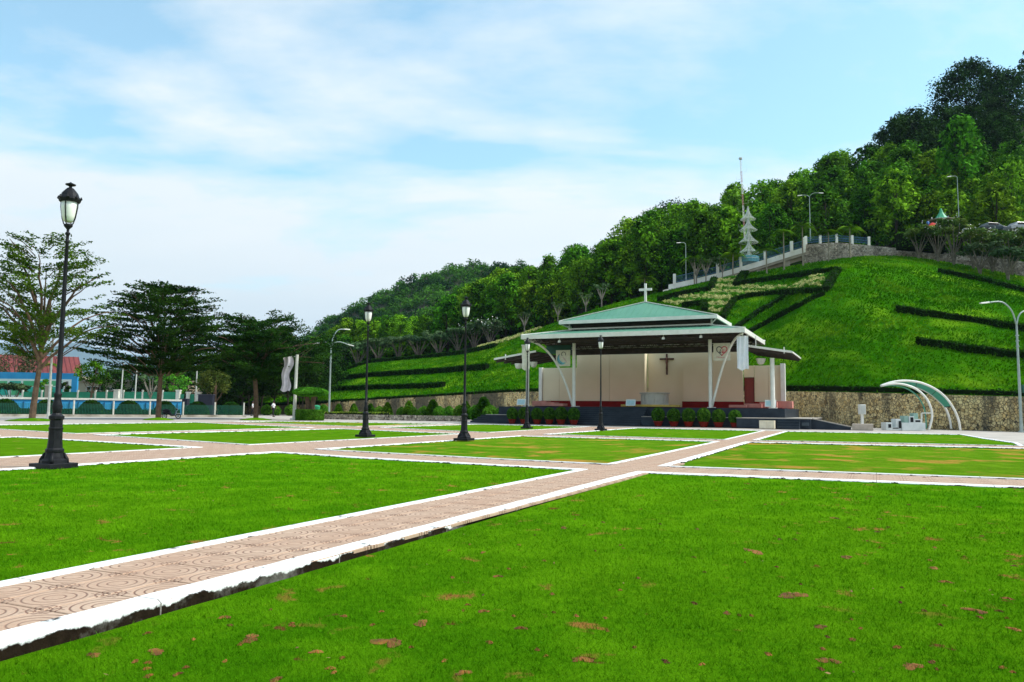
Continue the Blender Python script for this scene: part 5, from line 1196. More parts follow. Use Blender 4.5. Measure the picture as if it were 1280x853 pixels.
# street lamps
m_galv = mat('galvanised steel', (.36, .42, .40), .45, (.28, .34, .32), 3, metal=.3); m_pale = mat('pale painted steel', (.55, .56, .52), .5, (.45, .46, .42), 3)
def street_lamp(x, yb, ytop, D, arms, label, m=m_galv, r=.09, zb=None, bands=True):
    p = atD(x, yb, D); zb = p.z if zb is None else zb; ro = empty('street_lamp', (p.x, p.y, zb)); tag(ro, label, 'street lamp'); H = atD(x, ytop, D).z - zb
    b = MB(); b.tube([(0, 0, -.3), (0, 0, H * .45), (0, 0, H)], [r * 1.25, r, r * .7], 10); b.lathe([(r * 2.2, 0), (r * 2.2, .12), (r * 1.3, .15), (r * 1.3, .6), (r * 1.1, .62)], 12); b.build('pole', m, ro, smooth=False)
    if bands:
        b = MB(); [b.lathe([(r * 1.25, H * f), (r * 1.25, H * f + .07)], 10) for f in (.8, .85, .9)]; b.build('band', m, ro)
    for (dx, dy, dz, up) in arms:
        pts = [Vector((0, 0, H - .02)), Vector((dx * .15, dy * .15, H + dz * .45 + up)), Vector((dx * .5, dy * .5, H + dz * .85 + up)), Vector((dx, dy, H + dz))]
        P_ = dens_(pts, 4); b = MB(); b.tube(P_, r * .55, 7); b.build('arm', m, ro, smooth=True)
        e = P_[-1]; d = (P_[-1] - P_[-2]).normalized(); d.z *= .6; d = d.normalized(); sd_ = d.cross(Vector((0, 0, 1))).normalized(); nn = sd_.cross(d)
        hd = MB(); A = e - d * .05; B = e + d * .62
        hd.hexa([A - sd_ * .07 - nn * .03, B - sd_ * .12 - nn * .03, B + sd_ * .12 - nn * .03, A + sd_ * .07 - nn * .03], [A - sd_ * .05 + nn * .08, B - sd_ * .09 + nn * .04, B + sd_ * .09 + nn * .04, A + sd_ * .05 + nn * .08])
        h_ = hd.build('lamp_head', m_wht, ro); b = MB(); b.hexa([A + d * .2 - sd_ * .07 - nn * .05, B - d * .03 - sd_ * .1 - nn * .05, B - d * .03 + sd_ * .1 - nn * .05, A + d * .2 + sd_ * .07 - nn * .05], [A + d * .2 - sd_ * .07 - nn * .032, B - d * .03 - sd_ * .1 - nn * .032, B - d * .03 + sd_ * .1 - nn * .032, A + d * .2 + sd_ * .07 - nn * .032]); b.build('lens', m_globe, h_)
    return ro
street_lamp(1277, 541.5, 407, 54.5, [(-2.1, -.3, 1.55, .3), (1.6, .5, .9, .3)], 'tall grey street lamp with curved arms at the right picture edge')
p = atD(1277.5, 487, 55); b = MB(); b.box(-.28, .28, -.2, .2, 0, .55); bb = empty('junction_box', (p.x, p.y - .3, p.z - .25)); tag(bb, 'dark green box strapped to the grey street lamp at the right edge', 'junction box'); b.build('box_body', m_green_d, bb, bevel=.03); pb_('strap', m_dsteel, lambda b: b.box(-.3, .3, .201, .34, .2, .26), bb)
street_lamp(411, 526.5, 435, 88, [(-1.5, 0, .5, .25), (1.9, .3, .4, .35), (1.3, .8, 2.2, .2)], 'grey street lamp with three arms in front of the left slope', r=.10)
street_lamp(244.5, 503, 443, 108, [(1.3, -.2, .35, .15)], 'pale street lamp behind the green fence under dark trees', m=m_pale, bands=False)
street_lamp(60, 524, 398, 66, [(-1.7, 0, 1.0, .1)], 'pale grey street lamp half hidden by the nearest black lamp post', m=m_pale, bands=False)
street_lamp(1013, 299, 247, 117, [(1.5, 0, .7, .1), (-1.2, 0, .3, .1)], 'pale street lamp standing at the right end of the bridge', m=m_galv, bands=False, r=.06)
street_lamp(1199, 284, 222, 122, [(-1.0, 0, .15, .1)], 'pale street lamp beside the green roofed kiosk on the hill', m=m_galv, bands=False, r=.06)
street_lamp(857.5, 349, 306, 121, [(-.9, -.2, .25, .1)], 'pale street lamp behind the left part of the bridge', m=m_galv, bands=False, r=.06)

# ------------------------------------------------------------------ bridge and rubble wall on the crest
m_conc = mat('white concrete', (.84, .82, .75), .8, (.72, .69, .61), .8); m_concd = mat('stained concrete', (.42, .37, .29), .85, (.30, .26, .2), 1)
brg = empty('bridge', atD(925, 330, 118)); tag(brg, 'sloping white bridge with blue railing running along the top of the green hill', 'bridge'); OB = Vector(brg.location)
deck_top = [(836, 359.5), (870, 352), (900, 344.5), (927, 337), (957, 328), (990, 317.5), (1007, 312.5)]
def DB(x): return 121 - (x - 836) * (5.0 / 171)
DT = [atD(x, y, DB(x)) - OB for x, y in deck_top]
def deckpoly(P, z0, z1, ya, yb, m, nm):
    b = MB()
    for a, c in zip(P[:-1], P[1:]):
        b.hexa([a + Vector((0, ya, z0)), c + Vector((0, ya, z0)), c + Vector((0, yb, z0)), a + Vector((0, yb, z0))], [a + Vector((0, ya, z1)), c + Vector((0, ya, z1)), c + Vector((0, yb, z1)), a + Vector((0, yb, z1))])
    return b.build(nm, m, brg)
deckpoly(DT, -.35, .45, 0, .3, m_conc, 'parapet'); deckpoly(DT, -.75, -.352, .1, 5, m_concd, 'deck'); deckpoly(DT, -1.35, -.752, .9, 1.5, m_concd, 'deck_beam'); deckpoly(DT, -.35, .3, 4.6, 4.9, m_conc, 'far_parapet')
def onD(x):
    xs = [q[0] for q in deck_top]; return Vector([float(np.interp(x, xs, [p[i] for p in DT])) for i in range(3)])
bp_ = [843.4, 869.7, 897.5, 926.5, 957, 990, 1005.6]
for x in bp_: q = onD(x); pb_('bridge_post', m_conc, lambda b: b.box(q.x - .2, q.x + .2, q.y - .06, q.y + .32, q.z + .2, q.z + 1.95), brg, bevel=.02)
m_bluer = mat('blue railing', (.05, .13, .24), .5, (.08, .2, .32), 2)
for a, c in zip(bp_[:-1], bp_[1:]):
    A, B = onD(a), onD(c); d = (B - A).normalized(); A = A + d * .22; B = B - d * .22
    def rl(b):
        for z in (.62, 1.5): b.beam(A + Vector((0, .13, z)), B + Vector((0, .13, z)), .07, .07)
        n = int((B - A).length / .16)
        for k in range(1, n): q = A.lerp(B, k / n); b.beam(q + Vector((0, .13, .62)), q + Vector((0, .13, 1.5)), .03, .03)
    pb_('railing_section', m_bluer, rl, brg)
for x, xw in ((844, 5), (868, 4), (951, 8), (985, 7)):
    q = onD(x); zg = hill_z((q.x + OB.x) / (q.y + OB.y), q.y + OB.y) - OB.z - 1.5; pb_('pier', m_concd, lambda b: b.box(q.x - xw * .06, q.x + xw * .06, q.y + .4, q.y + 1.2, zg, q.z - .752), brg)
# dark void below the deck belongs to the slope; railing continuing on top of the rubble wall
ups = []
for x in range(1004, 1300, 12):
    yt = ip(x, [(1004, 306), (1046, 303), (1077, 306), (1130, 311), (1180, 316), (1240, 322), (1300, 330)]); D = ip(x, [(1004, 116.5), (1077, 116), (1180, 112.5), (1300, 106)])
    p = atD(x, yt, D); t = p.x / p.y; ups.append((Vector((p.x, p.y, hill_z(t, prof(t)[2]) - 1.2)), max(p.z, hill_z(t, prof(t)[2]) + .25)))
cobbled('terrace_wall', ups, 3.5, .6, m_stone2, 'pale rubble wall at the top of the hill from the bridge end towards the shrubs', cell=.4, seed=4)
tr_ = empty('terrace_railing', ups[0][0]); tag(tr_, 'blue railing with white posts on top of the upper rubble wall', 'railing'); OT = Vector(ups[0][0]); pq = []
for x in (1008, 1026, 1046.5, 1066, 1087): 
    yt = ip(x, [(1004, 306), (1046, 303), (1087, 306.5)]); D = ip(x, [(1004, 116.7), (1077, 116.2), (1180, 112.5)]) ; p = atD(x, yt, D) - OT; pq.append(p); pb_('post', m_conc, lambda b: b.box(p.x - .16, p.x + .16, p.y + .05, p.y + .35, p.z - .2, p.z + 1.3), tr_)
for a, c in zip(pq[:-1], pq[1:]):
    pb_('railing_section', m_bluer, lambda b: [b.beam(a + Vector((.17, .2, z)), c + Vector((-.17, .2, z)), .06, .06) for z in (.3, .7, 1.1)] + [b.beam(a.lerp(c, k / 14) + Vector((0, .2, .3)), a.lerp(c, k / 14) + Vector((0, .2, 1.1)), .03, .03) for k in range(1, 14)], tr_)

# steel christmas tree frame and guyed antenna
xt = empty('steel_tree_ornament', atD(936, 324, 119)); tag(xt, 'white mesh tree shaped ornament of stacked flared tiers above the bridge', 'ornament'); Ox = Vector(xt.location)
m_meshw = mat('white wire', (.62, .66, .60), .6); k_ = px(119)
tiers = [(258, 273, 9.5), (271, 287, 11), (284, 303, 12), (300, 316, 12.5), (313, 324.5, 13)]
for (ya, yb, hw) in tiers:
    def tw(b):
        z1 = (324 - ya) * k_; z0 = (324 - yb) * k_; n = 26
        for k in range(n):
            a = 2 * math.pi * k / n; P_ = []
            for s in range(6):
                f = s / 5; r = (.12 + (hw * k_ - .12) * f ** 1.9); P_.append((r * math.cos(a), r * math.sin(a), z1 + (z0 - z1) * f ** .8))
            b.tube(P_, .030, 3, cap=False)
        for f in (.25, .45, .62, .78, .9, 1.0):
            r = (.12 + (hw * k_ - .12) * f ** 1.9); z = z1 + (z0 - z1) * f ** .8; b.tube([(r * math.cos(2 * math.pi * k / 24), r * math.sin(2 * math.pi * k / 24), z) for k in range(25)], .03, 3, cap=False)
    pb_('tier', m_meshw, tw, xt)
pb_('mast', m_pale, lambda b: b.tube([(0, 0, -.8), (0, 0, (324 - 256) * k_)], .09, 8), xt)
pb_('tank', mat('blue ring', (.12, .35, .42), .5), lambda b: b.lathe([(1.5, 0), (1.5, .9), (1.4, .95)], 20, (0, 0, -.6)), xt)
an = empty('antenna_mast', atD(931, 300, 128)); tag(an, 'thin red and white antenna mast rising above the steel tree ornament', 'antenna'); k_ = px(128)
zt = (300 - 196) * k_
m_red_w = mat('faded red paint', (.50, .25, .22), .6)
for q in range(7):
    z0, z1 = zt * q / 7, zt * (q + 1) / 7; lean = -.012
    def seg(b):
        for a in range(3):
            c, s = math.cos(a * 2.094) * .13, math.sin(a * 2.094) * .13; c2, s2 = math.cos((a + 1) * 2.094) * .13, math.sin((a + 1) * 2.094) * .13
            b.tube([(c + lean * z0 * 3, s, z0), (c + lean * z1 * 3, s, z1)], .022, 4)
            for w_ in range(4): za, zb_ = z0 + (z1 - z0) * w_ / 4, z0 + (z1 - z0) * (w_ + 1) / 4; b.tube([(c + lean * za * 3, s, za), (c2 + lean * zb_ * 3, s2, zb_)], .012, 3)
    pb_('mast_section', m_red_w if q % 2 else m_wht, seg, an)
for q in range(8):
    z = zt * (.15 + .1 * q); pb_('whip_aerial', m_pale, lambda b: b.tube([(lean * z * 3, 0, z), (lean * z * 3 + (.9 if q % 2 else -.9), 0, z + .1), (lean * z * 3 + (.9 if q % 2 else -.9), 0, z + .7)], .014, 4), an)
pb_('top_drum', m_pale, lambda b: b.lathe([(.1, 0), (.3, .1), (.3, .35), (.1, .45)], 10, (lean * zt * 3, 0, zt)), an)

# green roofed kiosk, visitors and vehicles up on the hill road
D_ = 119; k_ = px(D_); p = atD(1177, 286, D_); ki = empty('kiosk', p); tag(ki, 'small kiosk with a pointed green roof among the trees on the hill', 'kiosk')
pb_('roof', mat('green kiosk roof', (.05, .35, .18), .5, (.04, .28, .14), 3), lambda b: b.lathe([(1.05, 12 * k_), (.75, 15 * k_), (.35, 20 * k_), (.1, 26 * k_)], 8), ki); pb_('eave', m_concd, lambda b: b.lathe([(1.9, 10.3 * k_), (1.9, 11 * k_), (1.0, 12.4 * k_)], 8), ki)
for sx, sy in ((-1, -1), (1, -1), (1, 1), (-1, 1)): pb_('post', m_barkd, lambda b: b.beam((sx * 1.2, sy * 1.2, -1), (sx * 1.2, sy * 1.2, 10.4 * k_), .16, .16), ki)
pb_('counter', m_barkd, lambda b: b.box(-1.2, 1.2, -1.2, 1.2, -.5, 2.2 * k_ + .3), ki)

# ------------------------------------------------------------------ layered shade trees on the left
def layered_tree(name, x, yb, D, yfork, ytop, wpx_l, wpx_r, lm, label, nlimb=9, pads=150, per=150, r=.26, ls=.13, spread=1.0, ybot=None, droop=0.0, thin=.2, prad=1.0, dz=.1, env=((0, .6), (.2, 1), (.6, .9), (1, .4)), ph0=0, gap=-.12):
    base = atZ(x, yb, 0) if D is None else atD(x, yb, D); base.z = max(0, base.z); D = base.y; k = px(D)
    ro = empty(name, base); tag(ro, label, 'tree'); zf = atD(x, yfork, D).z - base.z; zt = atD(x, ytop, D).z - base.z; zb = zf + .4 if ybot is None else atD(x, ybot, D).z - base.z
    tb = MB(); trunk, d = branch(tb, (0, 0, -.3), (rnd.uniform(-.03, .03), 0, 1), zf + .3, r, r * .72, 6, .035, n=9); top = trunk[-1]
    C = []; RR = []
    W = (wpx_l + wpx_r) / 2 * k
    lead = top + Vector((0, 0, 0)); ends = []
    for i in range(nlimb):
        a = i * 2.4 + rnd.uniform(-.25, .25); f = i / (nlimb - 1); side = wpx_l * k if math.cos(a) < 0 else wpx_r * k
        R_ = side * (abs(math.cos(a)) ** 1.2) + W * .85 * (1 - abs(math.cos(a)) ** 1.2)
        rr = R_ * (1.0 - .50 * f ** 2) * rnd.uniform(.82, 1.05); ze = zb + (zt - zb) * (.30 + .68 * f) + rnd.uniform(-.4, .3)
        e = Vector((rr * math.cos(a), rr * math.sin(a), ze)); s = top + Vector((0, 0, (zt - zf) * .32 * f))
        P_ = []
        for q in range(8):
            t = q / 7; p = s.lerp(e, t); p.z += (zt - zf) * .10 * math.sin(math.pi * t) * (1 if droop == 0 else .4); p += Vector((rnd.uniform(-.15, .15), rnd.uniform(-.15, .15), 0)) * (0 < q < 7); P_.append(p)
        tb.tube(P_, [r * (.5 - .4 * (q / 7)) for q in range(8)], 6); ends.append((P_, rr))
    tb.tube([top, top + Vector((.1, 0, (zt - zf) * .45)), top + Vector((0, .1, (zt - zf) * .8))], [r * .6, r * .35, r * .1], 6)
    DIR = []; tiers = max(5, int((zt - zb) / .85))
    for q in range(pads):
        f = (rnd.randrange(tiers) + rnd.uniform(-.3, .3)) / (tiers - 1); f = min(1, max(0, f)); a = rnd.uniform(0, 6.283)
        side = wpx_l * k if math.cos(a) < 0 else wpx_r * k; R_ = (side * abs(math.cos(a)) + W * .9 * (1 - abs(math.cos(a)))) * ip(f, env) * (1 + .24 * math.sin(3 * a + 4 * f + ph0) + .12 * math.sin(7 * a + 9 * f))
        rf = rnd.random() ** .55; rr = R_ * rf; c = Vector((rr * math.cos(a), rr * math.sin(a), zb + (zt - zb) * f + dz * rr * .55 - .1 * (1 - rf)))
        if mnoise.noise(c * .32 + Vector((ph0 * 9, 0, 0))) < gap: continue
        if rnd.random() < .22 and rr > .8:
            s0_ = Vector((c.x * .35, c.y * .35, max(zf, c.z - rr * .45))); tb.tube([s0_, s0_.lerp(c, .5) + Vector((0, 0, .12)), c], [.05, .03, .014], 4)
        C.append(tuple(c)); RR.append(prad * rnd.uniform(.5, 1.2) * (1.1 - .35 * f)); DIR.append(tuple(Vector((math.cos(a + rnd.uniform(-.5, .5)), math.sin(a + rnd.uniform(-.5, .5)), dz * rnd.uniform(.3, 1.2))).normalized()))
    tb.build('trunk', m_bark, ro); P_ = []
    for c, rr_, dv in zip(C, RR, DIR):
        kk = max(6, int(per * (rr_ / prad) ** 2)); bb = in_ball(kk) * rr_; bb[:, 2] *= thin; dv = np.array(dv); bb[:, :2] *= .62; al_ = rng.uniform(-1, 1, kk) * rr_ * 1.15; P_.append(bb + dv * al_[:, None] + np.array(c))
    P_ = np.concatenate(P_); quads_mesh('crown', leaves(P_, ls, flat=.45, asp=.5), lm, ro)
    return ro
t1 = layered_tree('shade_tree', 40, 525, None, 462, 304, 82, 104, l_layer, 'tall feathery shade tree behind the nearest lamp post at the far left', nlimb=13, pads=520, per=105, ls=.115, ybot=446, thin=.11, prad=1.05, dz=.42, env=((0, .45), (.2, .85), (.4, 1.0), (.6, .85), (.8, .62), (1, .3)), ph0=1.0, gap=-.02)
t2 = layered_tree('shade_tree', 198, 524, None, 470, 363, 80, 80, l_layer_d, 'dark flat layered shade tree, second from the left', nlimb=14, pads=980, per=110, ls=.12, ybot=466, thin=.10, prad=1.1, dz=.2, env=((0, .6), (.15, .95), (.4, 1.0), (.7, .86), (.9, .66), (1, .4)), ph0=2.2)
t3 = layered_tree('shade_tree', 320, 524, None, 465, 404, 78, 84, l_layer_d, 'dark spreading shade tree by the two walking people', nlimb=14, pads=980, per=110, ls=.12, ybot=472, thin=.13, prad=1.05, dz=.3, env=((0, .6), (.2, .95), (.6, .98), (.85, .8), (1, .5)), ph0=.3)
m_bigturf = m_lawn_mid
for x, y, rr in ((40, 526, 1.9), (198, 525, 1.4), (320, 525, 1.6)):
    p = atZ(x, y, 0); b = MB(); b.lathe([(rr, -.06), (rr * .8, .06), (rr * .4, .16), (.05, .2)], 24, tuple(p), sy=1.0); o = b.build('grass_mound', m_bigturf, smooth=True); tag(o, kind='structure')
# long verge and kerbs between forecourt and fence
DG = 'dark trees massed behind the fence'
for i in range(17):
    x = 236 + i * 10.5 + rnd.uniform(-5, 5); D = rnd.uniform(112, 150); p = atD(x, 506, D); s = rnd.uniform(.62, .95) * (1.05 if 270 < x < 370 else .8)
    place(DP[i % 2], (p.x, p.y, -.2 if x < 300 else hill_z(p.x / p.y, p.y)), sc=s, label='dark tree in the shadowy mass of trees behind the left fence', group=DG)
for i, (x, D, s) in enumerate(((124, 138, .55), (137, 132, .6), (152, 136, .62), (170, 130, .66), (186, 138, .7), (228, 128, .8), (210, 140, .75))):
    p = atD(x, 506, D); place(DP[i % 2], (p.x, p.y, -.2), sc=s, label='dark tree in the shadowy mass of trees behind the left fence', group=DG)
def small_tree(x, yb, D, ytop, wpx, lm, label, trunk=m_bark, ncl=22, per=60, base=.4, ls=.16, tr=.14, lean=0):
    p = atD(x, yb, D); h = atD(x, ytop, D).z - p.z; r = forest_tree('small_tree', h, wpx * px(D), lm, trunk, ncl=ncl, per=per, ls=ls, base=base, trunk_r=tr, lean=lean); r.location = (p.x, p.y, max(0, p.z)); tag(r, label, 'tree'); return r
small_tree(215, 502, 118, 454, 36, l_bright, 'bright lime green tree behind the green mesh fence', base=.3, ncl=30)
small_tree(268, 504, 106, 459, 42, leaf('olive leaf', (.05, .09, .015), (.12, .16, .03), .5), 'olive green tree with thick pale trunk right of the pale street lamp', base=.35, ncl=34, tr=.35)
small_tree(112, 502, 104, 450, 40, l_forest, 'small green tree with a bent trunk in front of the mural wall end', base=.5, ncl=26, lean=.04)
small_tree(18, 470, 150, 438, 46, l_pine, 'wispy grey green tree before the red roof', base=.15, ncl=30, per=50)
small_tree(36, 470, 152, 445, 26, l_pine, 'second wispy grey green tree before the red roof', base=.1, ncl=20, per=40)
small_tree(56, 500, 112, 474, 17, l_bush, 'small round green tree before the teal mural', base=.5, ncl=12)
small_tree(79, 502, 110, 478, 15, l_dark, 'small dark conical tree at the right part of the mural', base=.2, ncl=12)
for x, D, h, lb in ((14, 112, 4.6, 'gnarled frangipani tree before the teal mural'), (188, 108, 5.2, 'sparse pale trunked tree behind the dark layered shade tree')):
    p = atD(x, 500, D); place(FR[1] if x < 100 else BR_[0], (p.x, p.y, 0), sc=1.0 if x < 100 else 1.25, label=lb)
p = atD(62, 462, 150); place(PL[1], (p.x, p.y, max(0, p.z - 4.6 * .9)), sc=(.9, .9, 1.1), label='lone palm rising before the red roof', cat='palm tree')

# ---- fence with posts, mesh and clipped balls
m_mesh = mat('green netting', (.01, .11, .075), .8, (.015, .15, .10), 6); m_blue = mat('blue wall paint', (.02, .24, .50), .7, (.03, .30, .58), .6); m_postw = mat('white post', (.72, .70, .62), .6)
FA, FB = Vector((-62, 73.3, 0)), Vector((-31.2, 93.6, 0))
def onF(x, off=0):
    t = tcol(x); d = FB - FA; n_ = Vector((d.y, -d.x, 0)).normalized() * -1; A = FA + n_ * off * (1 if n_.y > 0 else -1)
    s = (t * A.y - A.x) / (d.x - t * d.y); return A + d * s
m_lowwall = mat('low wall plaster', (.50, .47, .40), .85, (.2, .18, .14), .7)
fc = empty('mesh_fence', onF(-20)); OF = Vector(fc.location); tag(fc, 'low green netting fence with white posts along the left side of the plaza', 'fence')
fx = [-50, -4, 43, 94, 143.5, 189, 230.5, 270, 306]
P_ = [onF(x) - OF for x in fx]
for p in P_: pb_('fence_post', m_postw, lambda b: b.box(p.x - .065, p.x + .065, p.y - .065, p.y + .065, .2, 1.7), fc, bevel=.01)
for a, c in zip(P_[:-1], P_[1:]):
    d = (c - a).normalized() * .12
    def nt_(b):
        A, C = a + d, c - d
        n = int((C - A).length / .14)
        for k in range(n + 1): q = A.lerp(C, k / n); b.beam(q + Vector((0, 0, .3)), q + Vector((0, 0, 1.35)), .02, .02)
        for k in range(9): b.beam(A + Vector((0, 0, .32 + k * .125)), C + Vector((0, 0, .32 + k * .125)), .02, .02)
    pb_('netting_panel', m_mesh, nt_, fc)
b = MB(); A, C = onF(-60), onF(309); b.beam(A + Vector((0, -.05, .1)), C + Vector((0, -.05, .1)), .35, .24); o = b.build('low_wall', m_lowwall); tag(o, 'low stained plaster wall under the green netting fence', 'wall')
gb = MB(); nb = 0
ballp = None
for i, (x, s) in enumerate(((8, 1.2), (60, 1.1), (116, 1.15), (163, 1.15), (208, 1.05), (248, 1.15), (290, 1.2))):
    p = onF(x, 2.0)
    if ballp is None:
        ballp = empty('round_hedge'); b = MB(); b.lathe([(.9, 0), (1.1, .4), (1.12, .9), (.85, 1.35), (.4, 1.6), (.05, 1.66)], 16); b.build('clipped_mass', l_hedgecore, ballp); a = rng.normal(size=(2600, 3)); a /= np.linalg.norm(a, axis=1, keepdims=True); a[:, 2] = np.abs(a[:, 2]); Q_ = a * np.array([1.15, 1.15, 1.72]) * rng.uniform(.95, 1.06, (2600, 1)); quads_mesh('foliage', leaves(Q_, .085), l_hedge, ballp); o = ballp
    else: o = copy_tree(ballp)
    o.location = (p.x, p.y, 0); o.scale = (s, s, 1.0); o.rotation_euler = (0, 0, i); tag(o, ['dark clipped round bush behind the netting fence at the left picture edge', 'dark clipped round bush just left of the nearest lamp post', 'dark clipped round bush right of the nearest lamp post', 'dark clipped round bush between the nearest lamp post and the dark layered tree', 'dark clipped round bush right of the dark layered tree trunk', 'dark clipped round bush under the pale street lamp', 'last dark clipped round bush before the walking people'][i], 'bush', 'clipped round bushes behind the netting fence')
# far hedge strip / pool wall
cw = empty('blue_wall', onF(-60, 8)); tag(cw, 'long blue painted wall with white coping behind the clipped round bushes', 'wall'); A, C = onF(-60, 8) - Vector(cw.location), onF(228, 8) - Vector(cw.location)
pb_('wall_panel', m_blue, lambda b: b.beam(A + Vector((0, 0, .95)), C + Vector((0, 0, .95)), .3, 1.7), cw); pb_('coping', m_postw, lambda b: b.beam(A + Vector((0, -.04, 1.92)), C + Vector((0, -.04, 1.92)), .5, .22), cw)
for k in range(26):
    q = A.lerp(C, (k + .5) / 26); pb_('pilaster', mat('darker blue paint', (.02, .15, .33), .7), lambda b: b.beam(q + Vector((.1, -.2, .15)), q + Vector((.1, -.2, 1.6)), .12, .08), cw)
hedge('low_hedge', [onF(x, 6) for x in (-60, 60, 160, 226)], .8, .75, 'low dark hedge in front of the blue wall', dens=40)
for x0, x1, D, ya, yb, lb in ((223.5, 234, 98, 499.5, 521, 'dark navy gate pier at the right end of the blue wall'), (247, 266, 104, 494, 506, 'dark navy block behind the last round bushes')):
    b = MB(); p0, p1 = atD(x0, yb, D), atD(x1, ya, D); r = empty('navy_block', (p0.x, p0.y, 0)); tag(r, lb, 'gate pier'); b.box(0, p1.x - p0.x, 0, .8, 0, p1.z); b.build('block_body', mat('navy paint', (.012, .014, .03), .6), r, bevel=.03); b = MB(); b.box(-.06, p1.x - p0.x + .06, -.06, .86, p1.z + .002, p1.z + .1); b.build('block_cap', mat('dark cap', (.05, .05, .07), .6), r)
# second fence
f2 = empty('inner_fence', atD(60, 503, 108)); tag(f2, 'green sheeted fence with pale posts behind the blue wall', 'fence'); O2 = Vector((f2.location.x, f2.location.y, 0)); f2.location.z = 0
xs = [28, 52, 74, 97, 119, 133, 154, 178, 203, 222]
m_sheetg = mat('green sheeting', (.015, .20, .11), .7, (.02, .26, .15), 1.5)
for i, x in enumerate(xs):
    p = atD(x, 500, 108) - O2; zt_ = atD(x, 490, 108).z; pb_('fence_post', m_postw, lambda b: b.box(p.x - .1, p.x + .1, -.1, .1, 0, zt_ + .25), f2)
    if i < len(xs) - 1: q = atD(xs[i + 1], 500, 108) - O2; pb_('sheet_panel', m_sheetg, lambda b: b.box(p.x + .11, q.x - .11, -.03, .03, .9, zt_), f2)
for x0, x1, ya, lb in ((141, 148, 488, 'grey concrete pier in the green sheeted fence'), (55, 62, 482, 'grey concrete pier in front of the teal mural'), (219, 224.5, 488.5, 'leftmost of three pale piers by the pale street lamp'), (232, 236.5, 491, 'middle of three pale piers by the pale street lamp'), (243, 250, 491, 'widest, rightmost of three pale piers by the pale street lamp')):
    p0, p1 = atD(x0, 503, 106.5), atD(x1, ya, 106.5); r = empty('concrete_pier', (p0.x, p0.y, 0)); tag(r, lb, 'pier'); b = MB(); b.box(0, p1.x - p0.x, 0, .6, 0, p1.z); b.build('shaft', m_concd if x0 < 100 else m_postw, r, bevel=.02); b = MB(); b.box(-.05, p1.x - p0.x + .05, -.05, .65, p1.z + .002, p1.z + .1); b.build('cap', m_conc, r)
for x in (226, 239): 
    p0, p1 = atD(x - 2, 503, 106.8), atD(x + 4, 493, 106.8); b = MB(); b.box(p0.x, p1.x, p0.y, p0.y + .06, 1.2, p1.z); o = b.build('gate_leaf', m_sheetg); tag(o, '%s green gate leaf between the pale piers' % ('left' if x == 226 else 'right'), 'gate')
# mural wall
mw = empty('mural_wall', atD(-60, 503, 118)); mw.location.z = 0; tag(mw, 'big blue wall with a white and teal panelled mural at the far left', 'wall'); OM = Vector(mw.location)
def MP(x, y, dy=0): p = atD(x, y, 118 + dy) - OM; return p
pz = MP(97, 467); pb_('wall_panel', m_blue, lambda b: b.hexa([(0, 0, 0), (pz.x, 0, 0), (pz.x, .4, 0), (0, .4, 0)], [(0, 0, MP(-60, 464).z), (pz.x, 0, pz.z), (pz.x, .4, pz.z), (0, .4, MP(-60, 464).z)]))
bpy.data.objects[col.objects[-1].name].parent = mw
def mbox(nm, m, x0, x1, ya, yb, d0, d1): a, c = MP(x0, yb), MP(x1, ya); pb_(nm, m, lambda b: b.box(a.x, c.x, -d1, -d0, a.z, c.z), mw)
mbox('mural_ground', mat('mural white', (.62, .70, .66), .7, (.5, .62, .6), 1), -58, 89.5, 474.5, 498, .003, .03)
m_mt = [mat('mural teal', (.02, .33, .26), .7, (.03, .42, .34), .8), mat('mural green', (.05, .36, .17), .7, (.10, .42, .2), .8)]
for i, x in enumerate(range(-56, 70, 17)):
    mbox('mural_panel', m_mt[i % 2], x, x + 14.5, 476.5, 482.5, .033, .05); mbox('mural_panel', m_mt[(i + 1) % 2], x + 2, x + 15.5, 484, 494, .033, .05)
mbox('white_square', mat('mural square', (.7, .72, .7), .7), 79, 89, 475, 484.5, .052, .07); mbox('dark_emblem', m_ink, 82.5, 86, 477, 481, .072, .08); mbox('dark_emblem', m_ink, 81.5, 87, 481.3, 482.6, .072, .08)
# red roofed hall and beige building
hl = empty('hall', atD(-70, 500, 165)); hl.location.z = 0; tag(hl, 'long hall with a faded red roof at the far left', 'building'); OH = Vector(hl.location)
a = [atD(x, y, D) - OH for x, y, D in ((-70, 468, 165), (103, 468.5, 165), (98, 446.5, 173), (-70, 441, 173))]; bk_ = [atD(x, y, 181) - OH for x, y in ((-70, 466), (100, 466))]
m_rroof = mat('faded red roof', (.24, .05, .045), .8, (.17, .035, .035), .4)
pb_('roof', m_rroof, lambda b: b.add([*a, Vector((bk_[1].x, bk_[1].y, a[1].z)), Vector((bk_[0].x, bk_[0].y, a[0].z))], [(0, 1, 2, 3), (3, 2, 4, 5), (1, 4, 2)]), hl)
for k in range(30):
    f = k / 29; p = a[0].lerp(a[1], f); q = a[3].lerp(a[2], f); pb_('roof_rib', mat('roof rib', (.19, .04, .038), .8), lambda b: b.beam(p + Vector((0, 0, .05)), q + Vector((0, 0, .05)), .12, .06), hl)
pb_('hall_wall', m_cream, lambda b: b.box(a[0].x + .5, a[1].x - .8, .8, 15, 0, a[0].z - .1), hl)
be = empty('low_building', atD(97, 500, 132)); be.location.z = 0; tag(be, 'low beige building with dark strip windows behind the flagpoles', 'building'); OBe = Vector(be.location)
def BP(x, y): return atD(x, y, 132) - OBe
zt_ = BP(97, 477).z; pb_('wall', mat('beige render', (.42, .36, .26), .85, (.34, .29, .2), .5), lambda b: b.box(0, BP(233, 480).x, 0, 8, 0, zt_), be); pb_('roof', m_concd, lambda b: b.box(-.3, BP(236, 480).x, -.4, 8.3, zt_ + .002, zt_ + .35), be)
